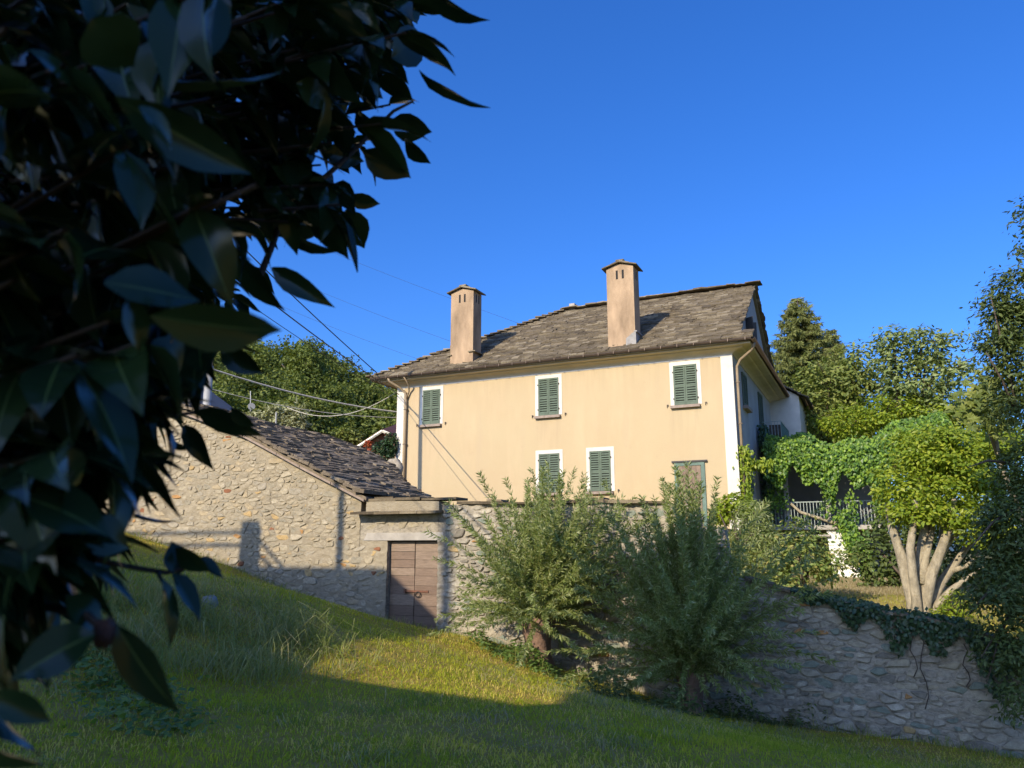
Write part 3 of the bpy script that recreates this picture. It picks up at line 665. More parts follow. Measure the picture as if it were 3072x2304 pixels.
# roof deck and slabs
back = [(-18.5, -8.6), (-15.0, -9.6), (-13.2, -8.6), (-12.9, -6.1), (-11.4, -6.4), (-9.8, -6.8), (-8.4, -8.4), (-7.5, -8.95), (-6.9, -9.0)]
bb_u = [p[0] for p in back]; bb_v = [p[1] for p in back]
def bback(u): return float(np.interp(u, bb_u, bb_v))
V = []; F = []; us = np.linspace(-18.5, -6.95, 40)
for u in us: V += [G(u, -12.18, broof(u) - .02), G(u, bback(u), broof(u) - .02), G(u, -12.18, broof(u) - .10), G(u, bback(u), broof(u) - .10)]
for i in range(39):
    a = i*4; F += [(a, a+4, a+5, a+1), (a+2, a+3, a+7, a+6), (a, a+2, a+6, a+4), (a+1, a+5, a+7, a+3)]
F += [(0, 1, 3, 2), (156, 158, 159, 157)]
brf = mk('roof', V, F, 'barn_slate', barn)
rows = []; u = -6.98
while u > -15.6:
    du = random.uniform(.085, .12); sl_ = (broof(u - .1) - broof(u + .1))/.2; ydir = (-Uv + sl_*Zv); ydir /= np.linalg.norm(ydir)
    v = -12.25 + random.uniform(-.05, .03); ve = bback(u)
    while v < ve - .05:
        wd = min(random.uniform(.3, .8), ve - v + .1); rows.append((G(u - .12, v + wd/2, broof(u - .12) + .02), Vv, ydir, wd*1.02, .36)); v += wd
    u -= du
lay_slabs(BSLAB, rows, brf, lambda t: np.linalg.norm(t[0]), jit=.02, tilt=(.09, .15))
# verge slabs under the front edge, ends showing
u = -7.0
while u > -15.5:
    wd = random.uniform(.7, 1.3); u2 = max(u - wd, -15.6); q = MB()
    q.hexa([G(a, v, broof(a) - .155 + dz) for dz in (0, .06) for v in (-12.20, -11.9) for a in (u2 + .01, u - .01)]); q.build('verge_slab', 'sill_stone', barn); u = u2
# boulder at the roof's far end
def rock(name, c, s, mat, parent, seed, n=10):
    r = random.Random(seed); V = []; F = []
    for i in range(n + 1):
        th = math.pi*i/n
        for k in range(n*2):
            ph = math.pi*k/n; q = 1 + .10*math.sin(3*ph + seed) + .09*math.sin(2*th*2 + ph*2 + seed) + r.uniform(-.03, .03)
            V.append(c + q*(s[0]*math.sin(th)*math.cos(ph)*Uv + s[1]*math.sin(th)*math.sin(ph)*Vv + s[2]*math.cos(th)*Zv))
    m_ = n*2
    for i in range(n):
        for k in range(m_): F.append((i*m_ + k, i*m_ + (k+1) % m_, (i+1)*m_ + (k+1) % m_, (i+1)*m_ + k))
    return mk(name, V, F, mat, parent, None, True)
# ================================================================== GARDEN WALL
gwall = thing('garden_wall', G(0, -12, -1.2), 'long rubble garden wall with slab coping, dropping away downhill', 'wall')
tu = [-7.21, -5.06, -5.04, -.4, .95, 1.0, 1.5, 1.55, 2.1, 2.6, 3.4, 4.5, 5.43, 5.9, 6.3, 9, 14]; tz = [2.40, 2.40, 2.58, 2.50, 2.45, 2.0, 1.95, 1.05, .90, .78, .60, .40, .26, .02, -.05, -.4, -.9]
def wtop(u): return float(np.interp(u, tu, tz))
D0, D1, DZ = -6.42, -5.02, 1.77
core = MB()
core.prism([(-7.215, -1.5), (D0, -1.5), (D0, DZ + .02), (-7.215, DZ + .02)], VB + .02, VB + .45, 'v')
core.prism([(-7.215, DZ + .02), (D1, DZ + .02), (D1, 2.40), (-7.215, 2.40)], VB + .006, VB + .45, 'v')
core.prism([(D1, -2.6)] + [(14, -2.6)] + [(a, b) for a, b in list(zip(tu, tz))[::-1] if a > -5.045] + [(D1, 2.57)], VB + .02, VB + .45, 'v')
gcore = core.build('wall_core', 'mortar_grey', gwall)
st = lay_stones(-7.2, D0, -.6, 1.8, .19, .095, lambda u, z: gwf(u) - .25 < z < 1.72 and u < D0 - .01, 21)
put_stones(st, VB + .003, 'rubble', gcore, 6, cap=45)
st = lay_stones(D1, 11, -2.3, 2.7, .20, .092, lambda u, z: gwf(u) - .25 < z < wtop(u) - .03 and u > D1 + .01, 22)
put_stones(st, VB, 'rubble_grey', gcore, 7, proud=(.004, .05), cap=255)
mortar_face(D1, 11, -2.4, 2.6, .035, VB + .004, lambda u, z: gwf(u) - .3 < z < wtop(u) + .01 and u > D1, 'mortar_grey', gwall, 61, .055)
mortar_face(-7.21, D0, -.7, 1.8, .04, VB - .002, lambda u, z: gwf(u) - .3 < z < 1.78 and u < D0, 'mortar', gwall, 71)
lt = MB(); lt.prism([(-7.1, DZ), (-4.85, DZ), (-4.88, 1.95), (-7.0, 1.95)], VB - .02, VB + .2, 'v'); lt.build('lintel', 'concrete', gwall)
st = lay_stones(-7.2, -5.0, 1.97, 2.38, .24, .12, lambda u, z: 1.97 < z < 2.36 and -7.15 < u < -5.08, 23, drop=.45)
put_stones(st, VB + .006, 'rubble', gcore, 8, cap=12)
# slabs over the door and the parapet above
u = -7.3
while u < -5.0:
    wd = random.uniform(.4, .75); q = MB(); dz = random.uniform(-.015, .015)
    q.hexa([G(a, v, 2.41 + dz + e + (v + 12)*.10) for e in (0, .055) for v in (-12.34, -11.6) for a in (u + .01, u + wd)]); q.build('cover_slab', 'slate', gwall); u += wd
q = MB(); q.prism([(-7.0, 2.45), (-4.95, 2.45), (-4.95, 2.66), (-7.0, 2.72)], -12.10, -11.6, 'v'); q.build('parapet', 'mortar', gwall)
u = -7.0
while u < 13.5:
    wd = random.uniform(.45, .95); z0, z1 = wtop(u + .02), wtop(u + wd)
    if u < -5: z0 = z1 = 2.69
    if abs(z0 - z1) < .22:
        q = MB(); j = random.uniform(0, .02); th_ = random.uniform(.04, .075); o1 = random.uniform(.06, .14)
        q.hexa([G(a, v, z + j + e) for e in (0, th_) for v in (-12.0 - o1, -11.50) for a, z in ((u + .005, z0), (u + wd - .008, z1))]); q.build('coping_slab', 'slate', gwall)
        if random.random() < .45 and u < 0:
            q = MB(); q.hexa([G(a, v, z + j + th_ + e) for e in (.0, .05) for v in (-11.95, -11.55) for a, z in ((u + .12, z0), (u + wd*.8, z1))]); q.build('coping_slab', 'slate', gwall)
    u += wd
# the double door in the wall
gd = thing('wooden_door', G(-5.72, -11.9, -.3), 'weathered brown two leaf plank door with iron ring in the stone wall', 'door')
vd = -11.86
q = MB(); q.box(D0, D1, vd + .035, vd + .06, -.6, DZ); q.build('backing', 'dark_gap', gd)
zz = DZ - .03
while zz > -.45:
    h = random.uniform(.17, .26); 
    for a, b in ((D0 + .02, -5.725), (-5.705, D1 - .005)):
        q = MB(); g_ = random.uniform(.004, .01); off = random.uniform(-.008, .008); q.box(a, b, vd + off, vd + .035, zz - h + g_, zz, random.random()); q.build('plank', 'old_wood', gd)
    zz -= h
q = MB(); q.box(-5.98, -5.32, vd - .03, vd - .008, .58, .625); q.box(-5.98, -5.93, vd - .05, vd - .008, .56, .645); q.build('bolt', 'iron', gd)
q = MB(); q.tube([G(-5.60 + .075*math.cos(t), vd - .04, .535 + .055*math.sin(t)) for t in np.linspace(0, 2*math.pi, 17)], .012, 6); q.build('ring_handle', 'dark_iron', gd)
tag(rock('boulder', atV(853, 1018, -6.2), (.30, .3, .42), 'boulder', None, 3), 'rounded grey boulder between the barn roof and the yellow house corner', 'boulder')
# ================================================================== VEGETATION
def shoots_tree(root, heads, n, length, spread, lean, leafL, leafW, leafstep, mat, smat, seed, droop=.25, tip=.5, parent=None, name='leaves', upbias=1.0, rad0=.012, outl=None):
    r = np.random.default_rng(seed); P = []; D = []; N = []; m = MB()
    for i in range(n):
        h = heads[r.integers(len(heads))] + r.normal(size=3)*np.array([.12, .12, .08]); az = r.uniform(0, 2*math.pi); tilt = abs(r.normal()*spread) if r.random() > .25 else r.uniform(.5, 1.4)
        d = np.array([math.sin(tilt)*math.cos(az), math.sin(tilt)*math.sin(az), math.cos(tilt)*upbias]) + lean; d /= np.linalg.norm(d)
        L = length * (.38 + .68*r.random()**1.7) * (1 - .30*min(1, tilt/1.5)) * (1.15 if tilt > .5 else 1); pts = []; p = h.copy(); k = 9
        for j in range(k + 1):
            pts.append(p.copy()); d = d + np.array([0, 0, -droop*(tilt/1.2)*.12]) + r.normal(size=3)*.035; d /= np.linalg.norm(d); p = p + d*L/k
        m.tube(pts, [rad0*(1 - .8*j/k) for j in range(k + 1)], 4, False)
        pts = np.array(pts); nl = int(L/leafstep); t = np.sort(r.uniform(.10, 1.0, nl)**.85); f = t*k; i0 = np.minimum(f.astype(int), k - 1); q = pts[i0] + (pts[i0+1] - pts[i0])*(f - i0)[:, None]; ax = pts[i0+1] - pts[i0]; ax /= np.linalg.norm(ax, axis=1, keepdims=True)
        rn = r.normal(size=(nl, 3)); rn -= ax*(rn*ax).sum(1, keepdims=True); rn /= np.linalg.norm(rn, axis=1, keepdims=True)
        dd = ax*tip*r.uniform(.7, 1.3, (nl, 1)) + rn*.75 + np.array([0, 0, -.22]); P.append(q); D.append(dd); N.append(np.cross(dd, r.normal(size=(nl, 3))))
    P = np.concatenate(P); D = np.concatenate(D); N = np.concatenate(N); N /= np.linalg.norm(N, axis=1, keepdims=True) + 1e-9
    m.build('stems', smat, parent)
    n_ = len(P); mk_leaves(name, P, D, N, leafL*r.uniform(.65, 1.2, n_), leafW*r.uniform(.75, 1.2, n_), mat, parent, .1)
def willow(px, py, v, label, nshoot, length, seed, trunk_h, head_r, lean, upb=1.0):
    d = ray(px, py); X = C0 + d*((v - (C0 - O) @ Vv)/(d @ Vv)); X[2] = gz(X[0], X[1])
    t = thing('willow', X, label, 'willow', 'pollarded willows in front of the garden wall')
    m = MB(); r = random.Random(seed)
    hs = [0, .12, .3, .55, .8, 1.0, 1.12]; rs = [1.15, .95, .82, .85, 1.12, 1.15, .55]; V = []; F = []; n = 14
    for i, (hh, rr) in enumerate(zip(hs, rs)):
        for k in range(n):
            a = 2*math.pi*k/n; q = rr*head_r*(1 + .12*math.sin(3*a + seed) + r.uniform(-.09, .09)); V.append(X + np.array([q*math.cos(a) + .06*hh*math.sin(seed), q*math.sin(a), hh*trunk_h - .08 + r.uniform(-.02, .02)]))
    for i in range(len(hs) - 1):
        for k in range(n): F.append((i*n + k, i*n + (k+1) % n, (i+1)*n + (k+1) % n, (i+1)*n + k))
    F.append(tuple((len(hs) - 1)*n + k for k in range(n))); mk('trunk', V, F, 'bark_willow', t, None, True)
    heads = [X + np.array([head_r*.8*math.cos(a), head_r*.8*math.sin(a), trunk_h*r.uniform(.8, 1.08)]) for a in np.linspace(0, 6.28, 9)[:-1]] + [X + np.array([0, 0, trunk_h*1.05])]
    shoots_tree(X, heads, nshoot, length, .55, np.array(lean), .125, .024, .0125, 'leaf_willow', 'shoot', seed, .55, .8, t, upbias=upb)
    return X, t
W1, w1o = willow(1165, 1395, -12.95, 'sunlit pollard willow with stubby brown trunk, nearer the wooden door', 380, 3.0, 31, 1.0, .30, (.06, -.04, 0))
W2, w2o = willow(1492, 1500, -13.1, 'shaded pollard willow with tall shoots, further from the wooden door', 370, 3.6, 32, .85, .24, (-.03, -.02, 0), 1.12)
# ---- generic leafy crown
def tube_tree(X, t, trunk, bark, smooth=True):
    m = MB()
    for P, R in trunk: m.tube(P, R, 8)
    return m.build('trunk', bark, t, True)
def crown_pts(r, cs, n, shell=.55):
    """points in a union of ellipsoids, denser near the surface"""
    cs = [(np.array(c, float), np.array(s, float)) for c, s in cs]; wts = np.array([s[0]*s[1]*s[2] for c, s in cs])**.7; wts /= wts.sum()
    ii = r.choice(len(cs), n, p=wts); d = r.normal(size=(n, 3)); d /= np.linalg.norm(d, axis=1, keepdims=True); q = r.random(n)**(1/3.)*(1 - shell) + shell*r.random(n)**.35
    c = np.array([cs[i][0] for i in ii]); s = np.array([cs[i][1] for i in ii]); return c + d*s*np.minimum(q, 1.05)[:, None], d
def crown(t, cs, n, L, W, mat, seed, droop=.35, clump=None, name='crown', shell=.5):
    r = np.random.default_rng(seed)
    if clump:
        k, rad_ = clump; P0, d0 = crown_pts(r, cs, k, shell); i = r.integers(0, k, n); off = r.normal(size=(n, 3))*rad_*np.array([1, 1, .62]); P = P0[i] + off; d = d0[i]*.6 + off/rad_*.5
    else: P, d = crown_pts(r, cs, n, shell)
    N = d*.7 + np.array([0, 0, .9]) + r.normal(size=(n, 3))*.45; N /= np.linalg.norm(N, axis=1, keepdims=True)
    D = np.cross(N, r.normal(size=(n, 3))) + np.array([0, 0, -droop]) + d*.35
    return mk_leaves(name, P, D, N, L*r.uniform(.6, 1.25, n), W*r.uniform(.7, 1.2, n), mat, t, .12)
def P(px, py, Y): return atY(px, py, Y)
# ---- terrace platform, pergola and vine at the right of the house
vp = 4.6
pf = thing('terrace', G(2.3, vp + 1, .4), 'raised concrete terrace with iron railing on a white pillar beside the house', 'terrace')
q = MB(); q.box(.3, 4.35, vp, vp + 4, 2.28, 2.44); q.build('slab', 'concrete', pf)
q = MB(); q.box(.3, 2.55, vp - .02, vp + .1, 2.02, 2.10); q.build('beam', 'concrete', pf)
q = MB(); q.prism([(2.55, .1), (3.5, .1), (3.32, 2.28), (2.42, 2.28)], vp + .15, vp + .75, 'v'); q.build('pillar', 'whitewash', pf)
q = MB(); q.tube([G(3.72, vp + .2, .1), G(3.5, vp + .2, 2.28)], .09, 8); q.build('prop', 'bark_willow', pf)
q = MB(); q.tube([G(.3, vp + .05, 3.34), G(4.32, vp + .05, 3.34)], .022, 6); q.tube([G(4.32, vp + .05, 3.34), G(4.32, vp + 3.9, 3.34)], .022, 6); q.build('handrail', 'rail_paint', pf)
for i in range(34):
    u = .36 + i*.119; q = MB(); q.box(u - .010, u + .010, vp + .04, vp + .06, 2.44, 3.33); q.build('baluster', 'rail_paint', pf)
for u in (1.05, 2.55, 4.22):
    q = MB(); q.box(u - .08, u + .08, vp + .1, vp + .26, 2.44, 5.0); q.build('post', 'concrete', pf)
q = MB(); q.box(.02, 4.6, vp + 3.9, vp + 4.1, -.5, 5.4); q.build('rear_wall', 'wall_grey', pf)
pg = thing('creeper', G(2.6, vp + 1.8, 2.44), 'dense green creeper blanketing a pergola above the terrace railing', 'climbing plant')
r = np.random.default_rng(41)
def blanket(n):
    s = r.random(n); u = r.uniform(.45, 6.9, n); top = 5.62 + .13*np.clip(u - 2.5, 0, 4) + .28*np.sin(u*1.3) + .12*np.sin(u*4) - np.clip(u - 3.2, 0, 9)*.02
    onT = r.random(n) < .42
    v = np.where(onT, vp - .35 + r.random(n)*4.2, vp - .45 - .25*np.sin(u*2.1) + r.normal(size=n)*.14); drop = r.random(n)**1.15*(1.45 + .3*np.sin(u*3.3) + .3*np.sin(u*7.1 + 1))
    z = np.where(onT, top + .12*np.sin(v*3) + r.normal(size=n)*.06 - np.clip(vp + .1 - v, 0, 1)**2*1.4, top - .18 - drop)
    v = v - np.where(onT, 0, .30*np.sin(np.clip(drop, 0, 1.6)/1.6*2.6))
    return np.stack([u, v, z], 1)
B = blanket(28000); 
for (u_, z_, n_) in ((.9, 3.5, 90), (2.65, 3.3, 110), (4.4, 3.3, 240), (.55, 3.5, 160), (3.4, 3.1, 90), (3.3, 1.9, 420), (3.75, 1.4, 220), (3.05, 2.5, 200)):
    B = np.concatenate([B, np.stack([u_ + r.normal(size=n_)*.14, vp - .25 + r.normal(size=n_)*.1, z_ + r.normal(size=n_)*.34], 1)])
Pn = GG(B); n = len(Pn); N = np.tile(-Vv*.55 + Zv*.75, (n, 1)) + r.normal(size=(n, 3))*.35; N /= np.linalg.norm(N, axis=1, keepdims=True)
D = np.tile(-Zv - Vv*.3, (n, 1)) + r.normal(size=(n, 3))*.45
pat = .5 + .5*np.sin(B[:, 0]*3.1 + 1.2*np.sin(B[:, 2]*2.3)); rn = np.clip(r.random(n)*.7 + .3*(pat > .86)*r.random(n), 0, .99)
mk_leaves('leaves', Pn, D, N, .155*r.uniform(.6, 1.2, n), .12*r.uniform(.7, 1.2, n), 'leaf_vine', pg, .12, rn)
q = MB(); q.tube([G(1.2, vp - .05, 3.3), G(1.55, vp - .1, 2.95), G(2.1, vp - .08, 2.75), G(2.8, vp - .1, 2.5), G(3.4, vp - .1, 2.2)], [.05, .06, .06, .07, .08], 7); q.tube([G(4.3, vp - .1, 3.2), G(4.5, vp - .15, 2.3), G(4.62, vp - .1, 1.4)], .02, 5); q.build('stem', 'bark_pale', pg, True)
# creeper climbing the house corner
cv = thing('creeper', G(.15, .1, 2.2), 'bright green creeper climbing the white corner of the yellow house', 'climbing plant')
n = 900; B = np.stack([.12 + r.normal(size=n)*.10 + .12*np.sin(np.linspace(0, 9, n)), .2 + r.normal(size=n)*.12, 2.6 + r.random(n)**.8*2.55], 1); B2 = np.stack([r.uniform(.2, 1.1, 300), .6 + r.normal(size=300)*.15, 4.5 + r.normal(size=300)*.11], 1); B = np.concatenate([B, B2]); n = len(B)
mk_leaves('leaves', GG(B), np.tile(-Zv, (n, 1)) + r.normal(size=(n, 3))*.6, np.tile(-Vv + Zv*.5, (n, 1)) + r.normal(size=(n, 3))*.4, .15, .075, 'leaf_bright', cv, .1)
q = MB(); q.tube([G(.14, .1, 2.0), G(.12, .05, 3.0), G(.16, .08, 4.0), G(.15, .1, 5.0)], [.035, .03, .025, .01], 6); q.build('stem', 'bark_dark', cv, True)
# ivy on side wall under the balcony
iv = thing('ivy', G(.2, 5.8, 2.4), 'dark ivy hanging on the shaded side wall below the balcony', 'ivy')
n = 1700; B = np.stack([.1 + r.random(n)*.28, 5.0 + r.random(n)*1.5, 2.6 + r.random(n)*4.0], 1); mk_leaves('leaves', GG(B), np.tile(-Zv, (n, 1)) + r.normal(size=(n, 3))*.5, np.tile(Uv - Vv*.4, (n, 1)) + r.normal(size=(n, 3))*.4, .16, .13, 'leaf_ivy', iv)
# ---- pale many-stemmed tree
X = P(1990, 1330, 18.6); X[2] -= .25
pt = thing('tree', X, 'pale barked tree with many bare spreading stems and bright yellow green leaves', 'tree')
def stem(pxs, Y0, dY, r0, r1):
    n = len(pxs); return [P(x, y, Y0 + dY*i/(n - 1)) for i, (x, y) in enumerate(pxs)], [r0 + (r1 - r0)*i/(n - 1) for i in range(n)]
stems = [stem([(1978, 1350), (1972, 1300), (1958, 1245), (1945, 1195), (1925, 1135), (1915, 1085)], 18.55, .4, .30, .12),
         stem([(1980, 1350), (1980, 1300), (1972, 1245), (1966, 1185), (1974, 1125), (1978, 1080)], 18.45, -.2, .26, .09),
         stem([(1986, 1350), (1990, 1300), (1988, 1240), (1992, 1175), (2003, 1118), (2006, 1080)], 18.6, .2, .30, .10),
         stem([(1990, 1262), (2000, 1205), (2013, 1152), (2018, 1090)], 18.55, .1, .17, .07),
         stem([(1990, 1350), (1998, 1300), (2012, 1240), (2034, 1185), (2054, 1130), (2062, 1075)], 18.6, -.4, .30, .09),
         stem([(2028, 1205), (2050, 1172), (2082, 1137), (2105, 1100)], 18.45, .1, .14, .05),
         stem([(1995, 1350), (2010, 1302), (2038, 1252), (2070, 1208), (2096, 1172), (2120, 1140)], 18.65, .3, .28, .06),
         stem([(2056, 1232), (2086, 1224), (2110, 1202), (2134, 1172)], 18.75, .1, .11, .04),
         stem([(2000, 1345), (2022, 1310), (2058, 1272), (2090, 1248), (2125, 1225)], 18.7, -.5, .24, .05),
         stem([(2045, 1290), (2072, 1282), (2098, 1262)], 18.65, -.1, .09, .03),
         stem([(2020, 1232), (2026, 1190), (2040, 1150), (2046, 1100)], 18.4, -.1, .11, .04),
         stem([(1966, 1270), (1952, 1215), (1938, 1165), (1945, 1100)], 18.8, .4, .15, .06),
         stem([(2000, 1310), (2014, 1250), (2028, 1200), (2034, 1140), (2030, 1085)], 18.9, .5, .17, .06)]
m = MB()
for a, b in stems: m.tube(a, [q_*(.56 if i_ else .75)*(1 + .10*math.sin(i_*2.3 + q_*40)) for i_, q_ in enumerate(b)], 9)
m.build('trunk', 'bark_pale', pt, True)
cs = [(P(2000, 950, 19.2), (.9, .9, .32)), (P(2150, 965, 18.8), (.8, .8, .35)), (P(2080, 960, 19.0), (.9, .9, .3)), (P(2165, 1150, 18.0), (.45, .5, .3)), (P(1935, 1030, 18.8), (.6, .7, .28)), (P(2170, 1100, 18.2), (.5, .6, .4)), (P(2030, 990, 18.8), (1.0, 1.0, .3)), (P(2000, 1055, 18.6), (.85, 1.0, .36)), (P(2045, 1095, 18.3), (.6, .7, .2)), (P(2070, 1030, 18.6), (.9, 1.1, .35)), (P(2130, 1090, 18.2), (.7, .8, .30)), (P(1950, 1105, 18.5), (.45, .6, .22)), (P(2130, 1160, 18.0), (.45, .6, .22)), (P(2010, 1110, 18.2), (.7, .5, .16)), (P(2150, 1030, 18.4), (.7, .9, .35)), (P(2095, 1125, 18.0), (.5, .5, .18)), (P(1940, 1060, 18.8), (.5, .6, .22)), (P(2110, 980, 18.9), (.8, .9, .3))]
crown(pt, cs, 18000, .125, .075, 'leaf_bright', 51, .3, (420, .14))
# bushes and shrubs
def bush(px, py, Y, cs, n, L, W, mat, label, seed, cat='shrub', clump=None, group=None, name='shrub', bark='bark_dark', gz_=None):
    X = P(px, py, Y) if px is not None else np.array(Y)
    if gz_ is not None: X[2] = gz_
    t = thing(name, X, label, cat, group); m = MB(); r_ = random.Random(seed)
    for i in range(7):
        c, s = random.Random(seed + i).choice(cs); e = np.array(c) + np.array([r_.uniform(-.5, .5)*s[0], r_.uniform(-.5, .5)*s[1], r_.uniform(-.1, .6)*s[2]]); mid = (X + e)/2 + np.array([r_.uniform(-.15, .15), r_.uniform(-.15, .15), .1]); m.tube([X, mid, e], [.05*s[0] + .012, .03*s[0] + .01, .008], 6)
    m.build('stems', bark, t, True); crown(t, cs, n, L, W, mat, seed, .35, clump, 'leaves'); return t
bush(1740, 1275, 19.5, [(P(1720, 1180, 19.5), (.9, .7, .7)), (P(1660, 1220, 19.6), (.6, .6, .55)), (P(1790, 1215, 19.4), (.55, .5, .42)), (P(1690, 1270, 19.2), (.7, .5, .35))], 3600, .13, .075, 'leaf_shrub', 'olive green shrub above the garden wall in front of the terrace pillar', 61, clump=(150, .14))
bush(2075, 1335, 17.6, [(P(2070, 1305, 17.6), (.42, .4, .35)), (P(2040, 1325, 17.5), (.3, .3, .2))], 900, .075, .05, 'leaf_bright', 'small bright bush at the foot of the pale stemmed tree', 62)
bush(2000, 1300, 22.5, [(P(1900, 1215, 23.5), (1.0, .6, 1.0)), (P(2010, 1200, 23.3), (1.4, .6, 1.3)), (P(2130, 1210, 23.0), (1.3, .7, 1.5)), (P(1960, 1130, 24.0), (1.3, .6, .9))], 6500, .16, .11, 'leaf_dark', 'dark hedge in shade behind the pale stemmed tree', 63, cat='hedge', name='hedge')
bush(1590, 1180, 21.0, [(P(1590, 1090, 22.0), (.6, .5, .35)), (P(1560, 1110, 22.0), (.4, .4, .3))], 1100, .15, .09, 'leaf_bright', 'leafy bush glowing green at the foot of the house corner', 64)
bush(1600, 1190, 19.5, [(P(1625, 1120, 19.5), (.55, .45, .55)), (P(1600, 1200, 19.5), (.6, .4, .6)), (P(1650, 1160, 19.3), (.45, .4, .4))], 3400, .12, .032, 'leaf_willow', 'silvery narrow leaved shrub right of the shaded willow', 65)
# trees behind
X = P(1900, 1100, 42); X[2] = 0.2
def bgtree(px, Y, top, cs, n, L, W, mat, label, seed, clump, group='trees behind the terrace', bark='bark_dark', base=.2):
    X = P(px, 1100, Y); X[2] = base; t = thing('tree', X, label, 'tree', group); m = MB(); c0 = np.mean([c for c, s in cs], axis=0); r_ = random.Random(seed)
    hgt = c0[2] - base; m.tube([X, X + np.array([.1, 0, hgt*.5]), c0], [.03*hgt + .06, .02*hgt + .05, .06], 8)
    for c, s in cs:
        e = np.array(c) + np.array([r_.uniform(-.4, .4)*s[0], r_.uniform(-.4, .4)*s[1], r_.uniform(0, .7)*s[2]]); m.tube([X + np.array([.05, 0, hgt*.45]), (X + np.array([0, 0, hgt*.5]) + e)/2, np.array(c), e], [.10, .08, .05, .02], 6)
        for k in range(4):
            e2 = np.array(c) + np.array([r_.uniform(-1, 1)*s[0], r_.uniform(-1, 1)*s[1], r_.uniform(-.2, 1)*s[2]])*.9; m.tube([np.array(c), (np.array(c) + e2)/2 + np.array([0, 0, .1]), e2], [.045, .03, .01], 5)
    m.build('trunk', bark, t, True); crown(t, cs, n, L, W, mat, seed, .35, clump); return t
bgtree(1800, 40, 0, [(P(1790, 830, 40), (1.9, 1.6, 1.5)), (P(1850, 800, 40), (1.7, 1.6, 1.4)), (P(1760, 900, 40), (1.9, 1.6, 1.6)), (P(1880, 880, 40), (2.2, 1.6, 1.7)), (P(1830, 950, 40), (2.4, 1.5, 1.5))], 9000, .30, .14, 'leaf_mid', 'rounded olive green tree between the spruce and the taller airy tree', 71, (330, .36))
bgtree(1980, 36, 0, [(P(1930, 740, 36), (.9, 1.0, .75)), (P(1990, 750, 36), (1.2, 1.0, 1.0)), (P(2040, 740, 36), (1.0, .9, .55)), (P(2060, 800, 36), (1.2, 1.0, .9)), (P(1970, 820, 36), (1.6, 1.2, 1.2)), (P(2070, 880, 36), (1.3, 1.1, 1.1)), (P(2000, 900, 36), (1.9, 1.3, 1.2)), (P(1920, 780, 36), (.7, .8, .9))], 6500, .27, .14, 'leaf_cool', 'airy tree with thin leafy branches against the blue sky', 72, (270, .24))
bgtree(1960, 36, 0, [(P(1840, 915, 36), (1.6, 1.3, .8)), (P(1910, 895, 36), (1.9, 1.4, .8)), (P(1990, 900, 36), (2.0, 1.4, .9)), (P(2080, 910, 36), (2.0, 1.3, .9)), (P(1900, 985, 36), (1.9, 1.2, 1.0)), (P(2020, 1000, 36), (2.0, 1.2, 1.1)), (P(2120, 990, 35), (1.4, 1.0, 1.1)), (P(2160, 940, 35), (1.2, .9, .8)), (P(2060, 1060, 35), (1.6, 1.0, 1.0))], 19000, .19, .11, 'leaf_bright', 'wide yellow green leafy tree directly behind the pergola creeper', 73, (520, .22))
# spruce
def spruce(px, Y, ytop, ybot, rad_, label, seed, n=64, nsp=10):
    top = P(px, ytop, Y); bot = P(px, ybot, Y); X = np.array([top[0], top[1], 0.]); t = thing('spruce', X, label, 'spruce', 'spruces behind the house'); r = np.random.default_rng(seed); m = MB(); m.tube([X, top], [.25, .02], 8); m.build('trunk', 'bark_dark', t, True)
    Hh = top[2] - bot[2]; Pp = []; Dd = []
    mb = MB()
    for i in range(n):
        f = (i/n)**.8; z = top[2] - Hh*f; L = rad_*(.10 + .9*f**.72)*r.uniform(.75, 1.15)
        for k in range(7):
            a = r.uniform(0, 6.283); dr = np.array([math.cos(a), math.sin(a), .0]); base = np.array([top[0], top[1], z]); kk = max(5, int(L/.085)); s = np.linspace(.1, 1, kk)
            pts = base + dr*L*s[:, None] + np.array([0, 0, 1.0])*(L*(.10*s - .42*s**2 + .28*s**4))[:, None]; mb.tube([pts[0], pts[len(pts)//2], pts[-1]], [.025, .015, .005], 4, False)
            for q in range(nsp):
                pp = pts + r.normal(size=pts.shape)*.03; side = np.cross(dr, [0, 0, 1.0])*r.choice([-1, 1], (kk, 1))*r.uniform(.2, .9, (kk, 1)); Pp.append(pp); Dd.append(dr*.5 + side + np.array([0, 0, -1.0])*r.uniform(-.25, 1.6, (kk, 1)))
    mb.build('branches', 'bark_dark', t)['kind'] = 'stuff'; Pp = np.concatenate(Pp); Dd = np.concatenate(Dd); n_ = len(Pp); mk_leaves('crown', Pp, Dd, runit(n_), .34*r.uniform(.4, 1.2, n_), .06, 'needle', t, .1)
spruce(1722, 50, 645, 960, 3.6, 'tall dark spruce with drooping branches beside the house gable', 81, 72, 8)
spruce(1795, 52, 715, 960, 2.0, 'smaller slender spruce just right of the tall spruce', 82, 44)
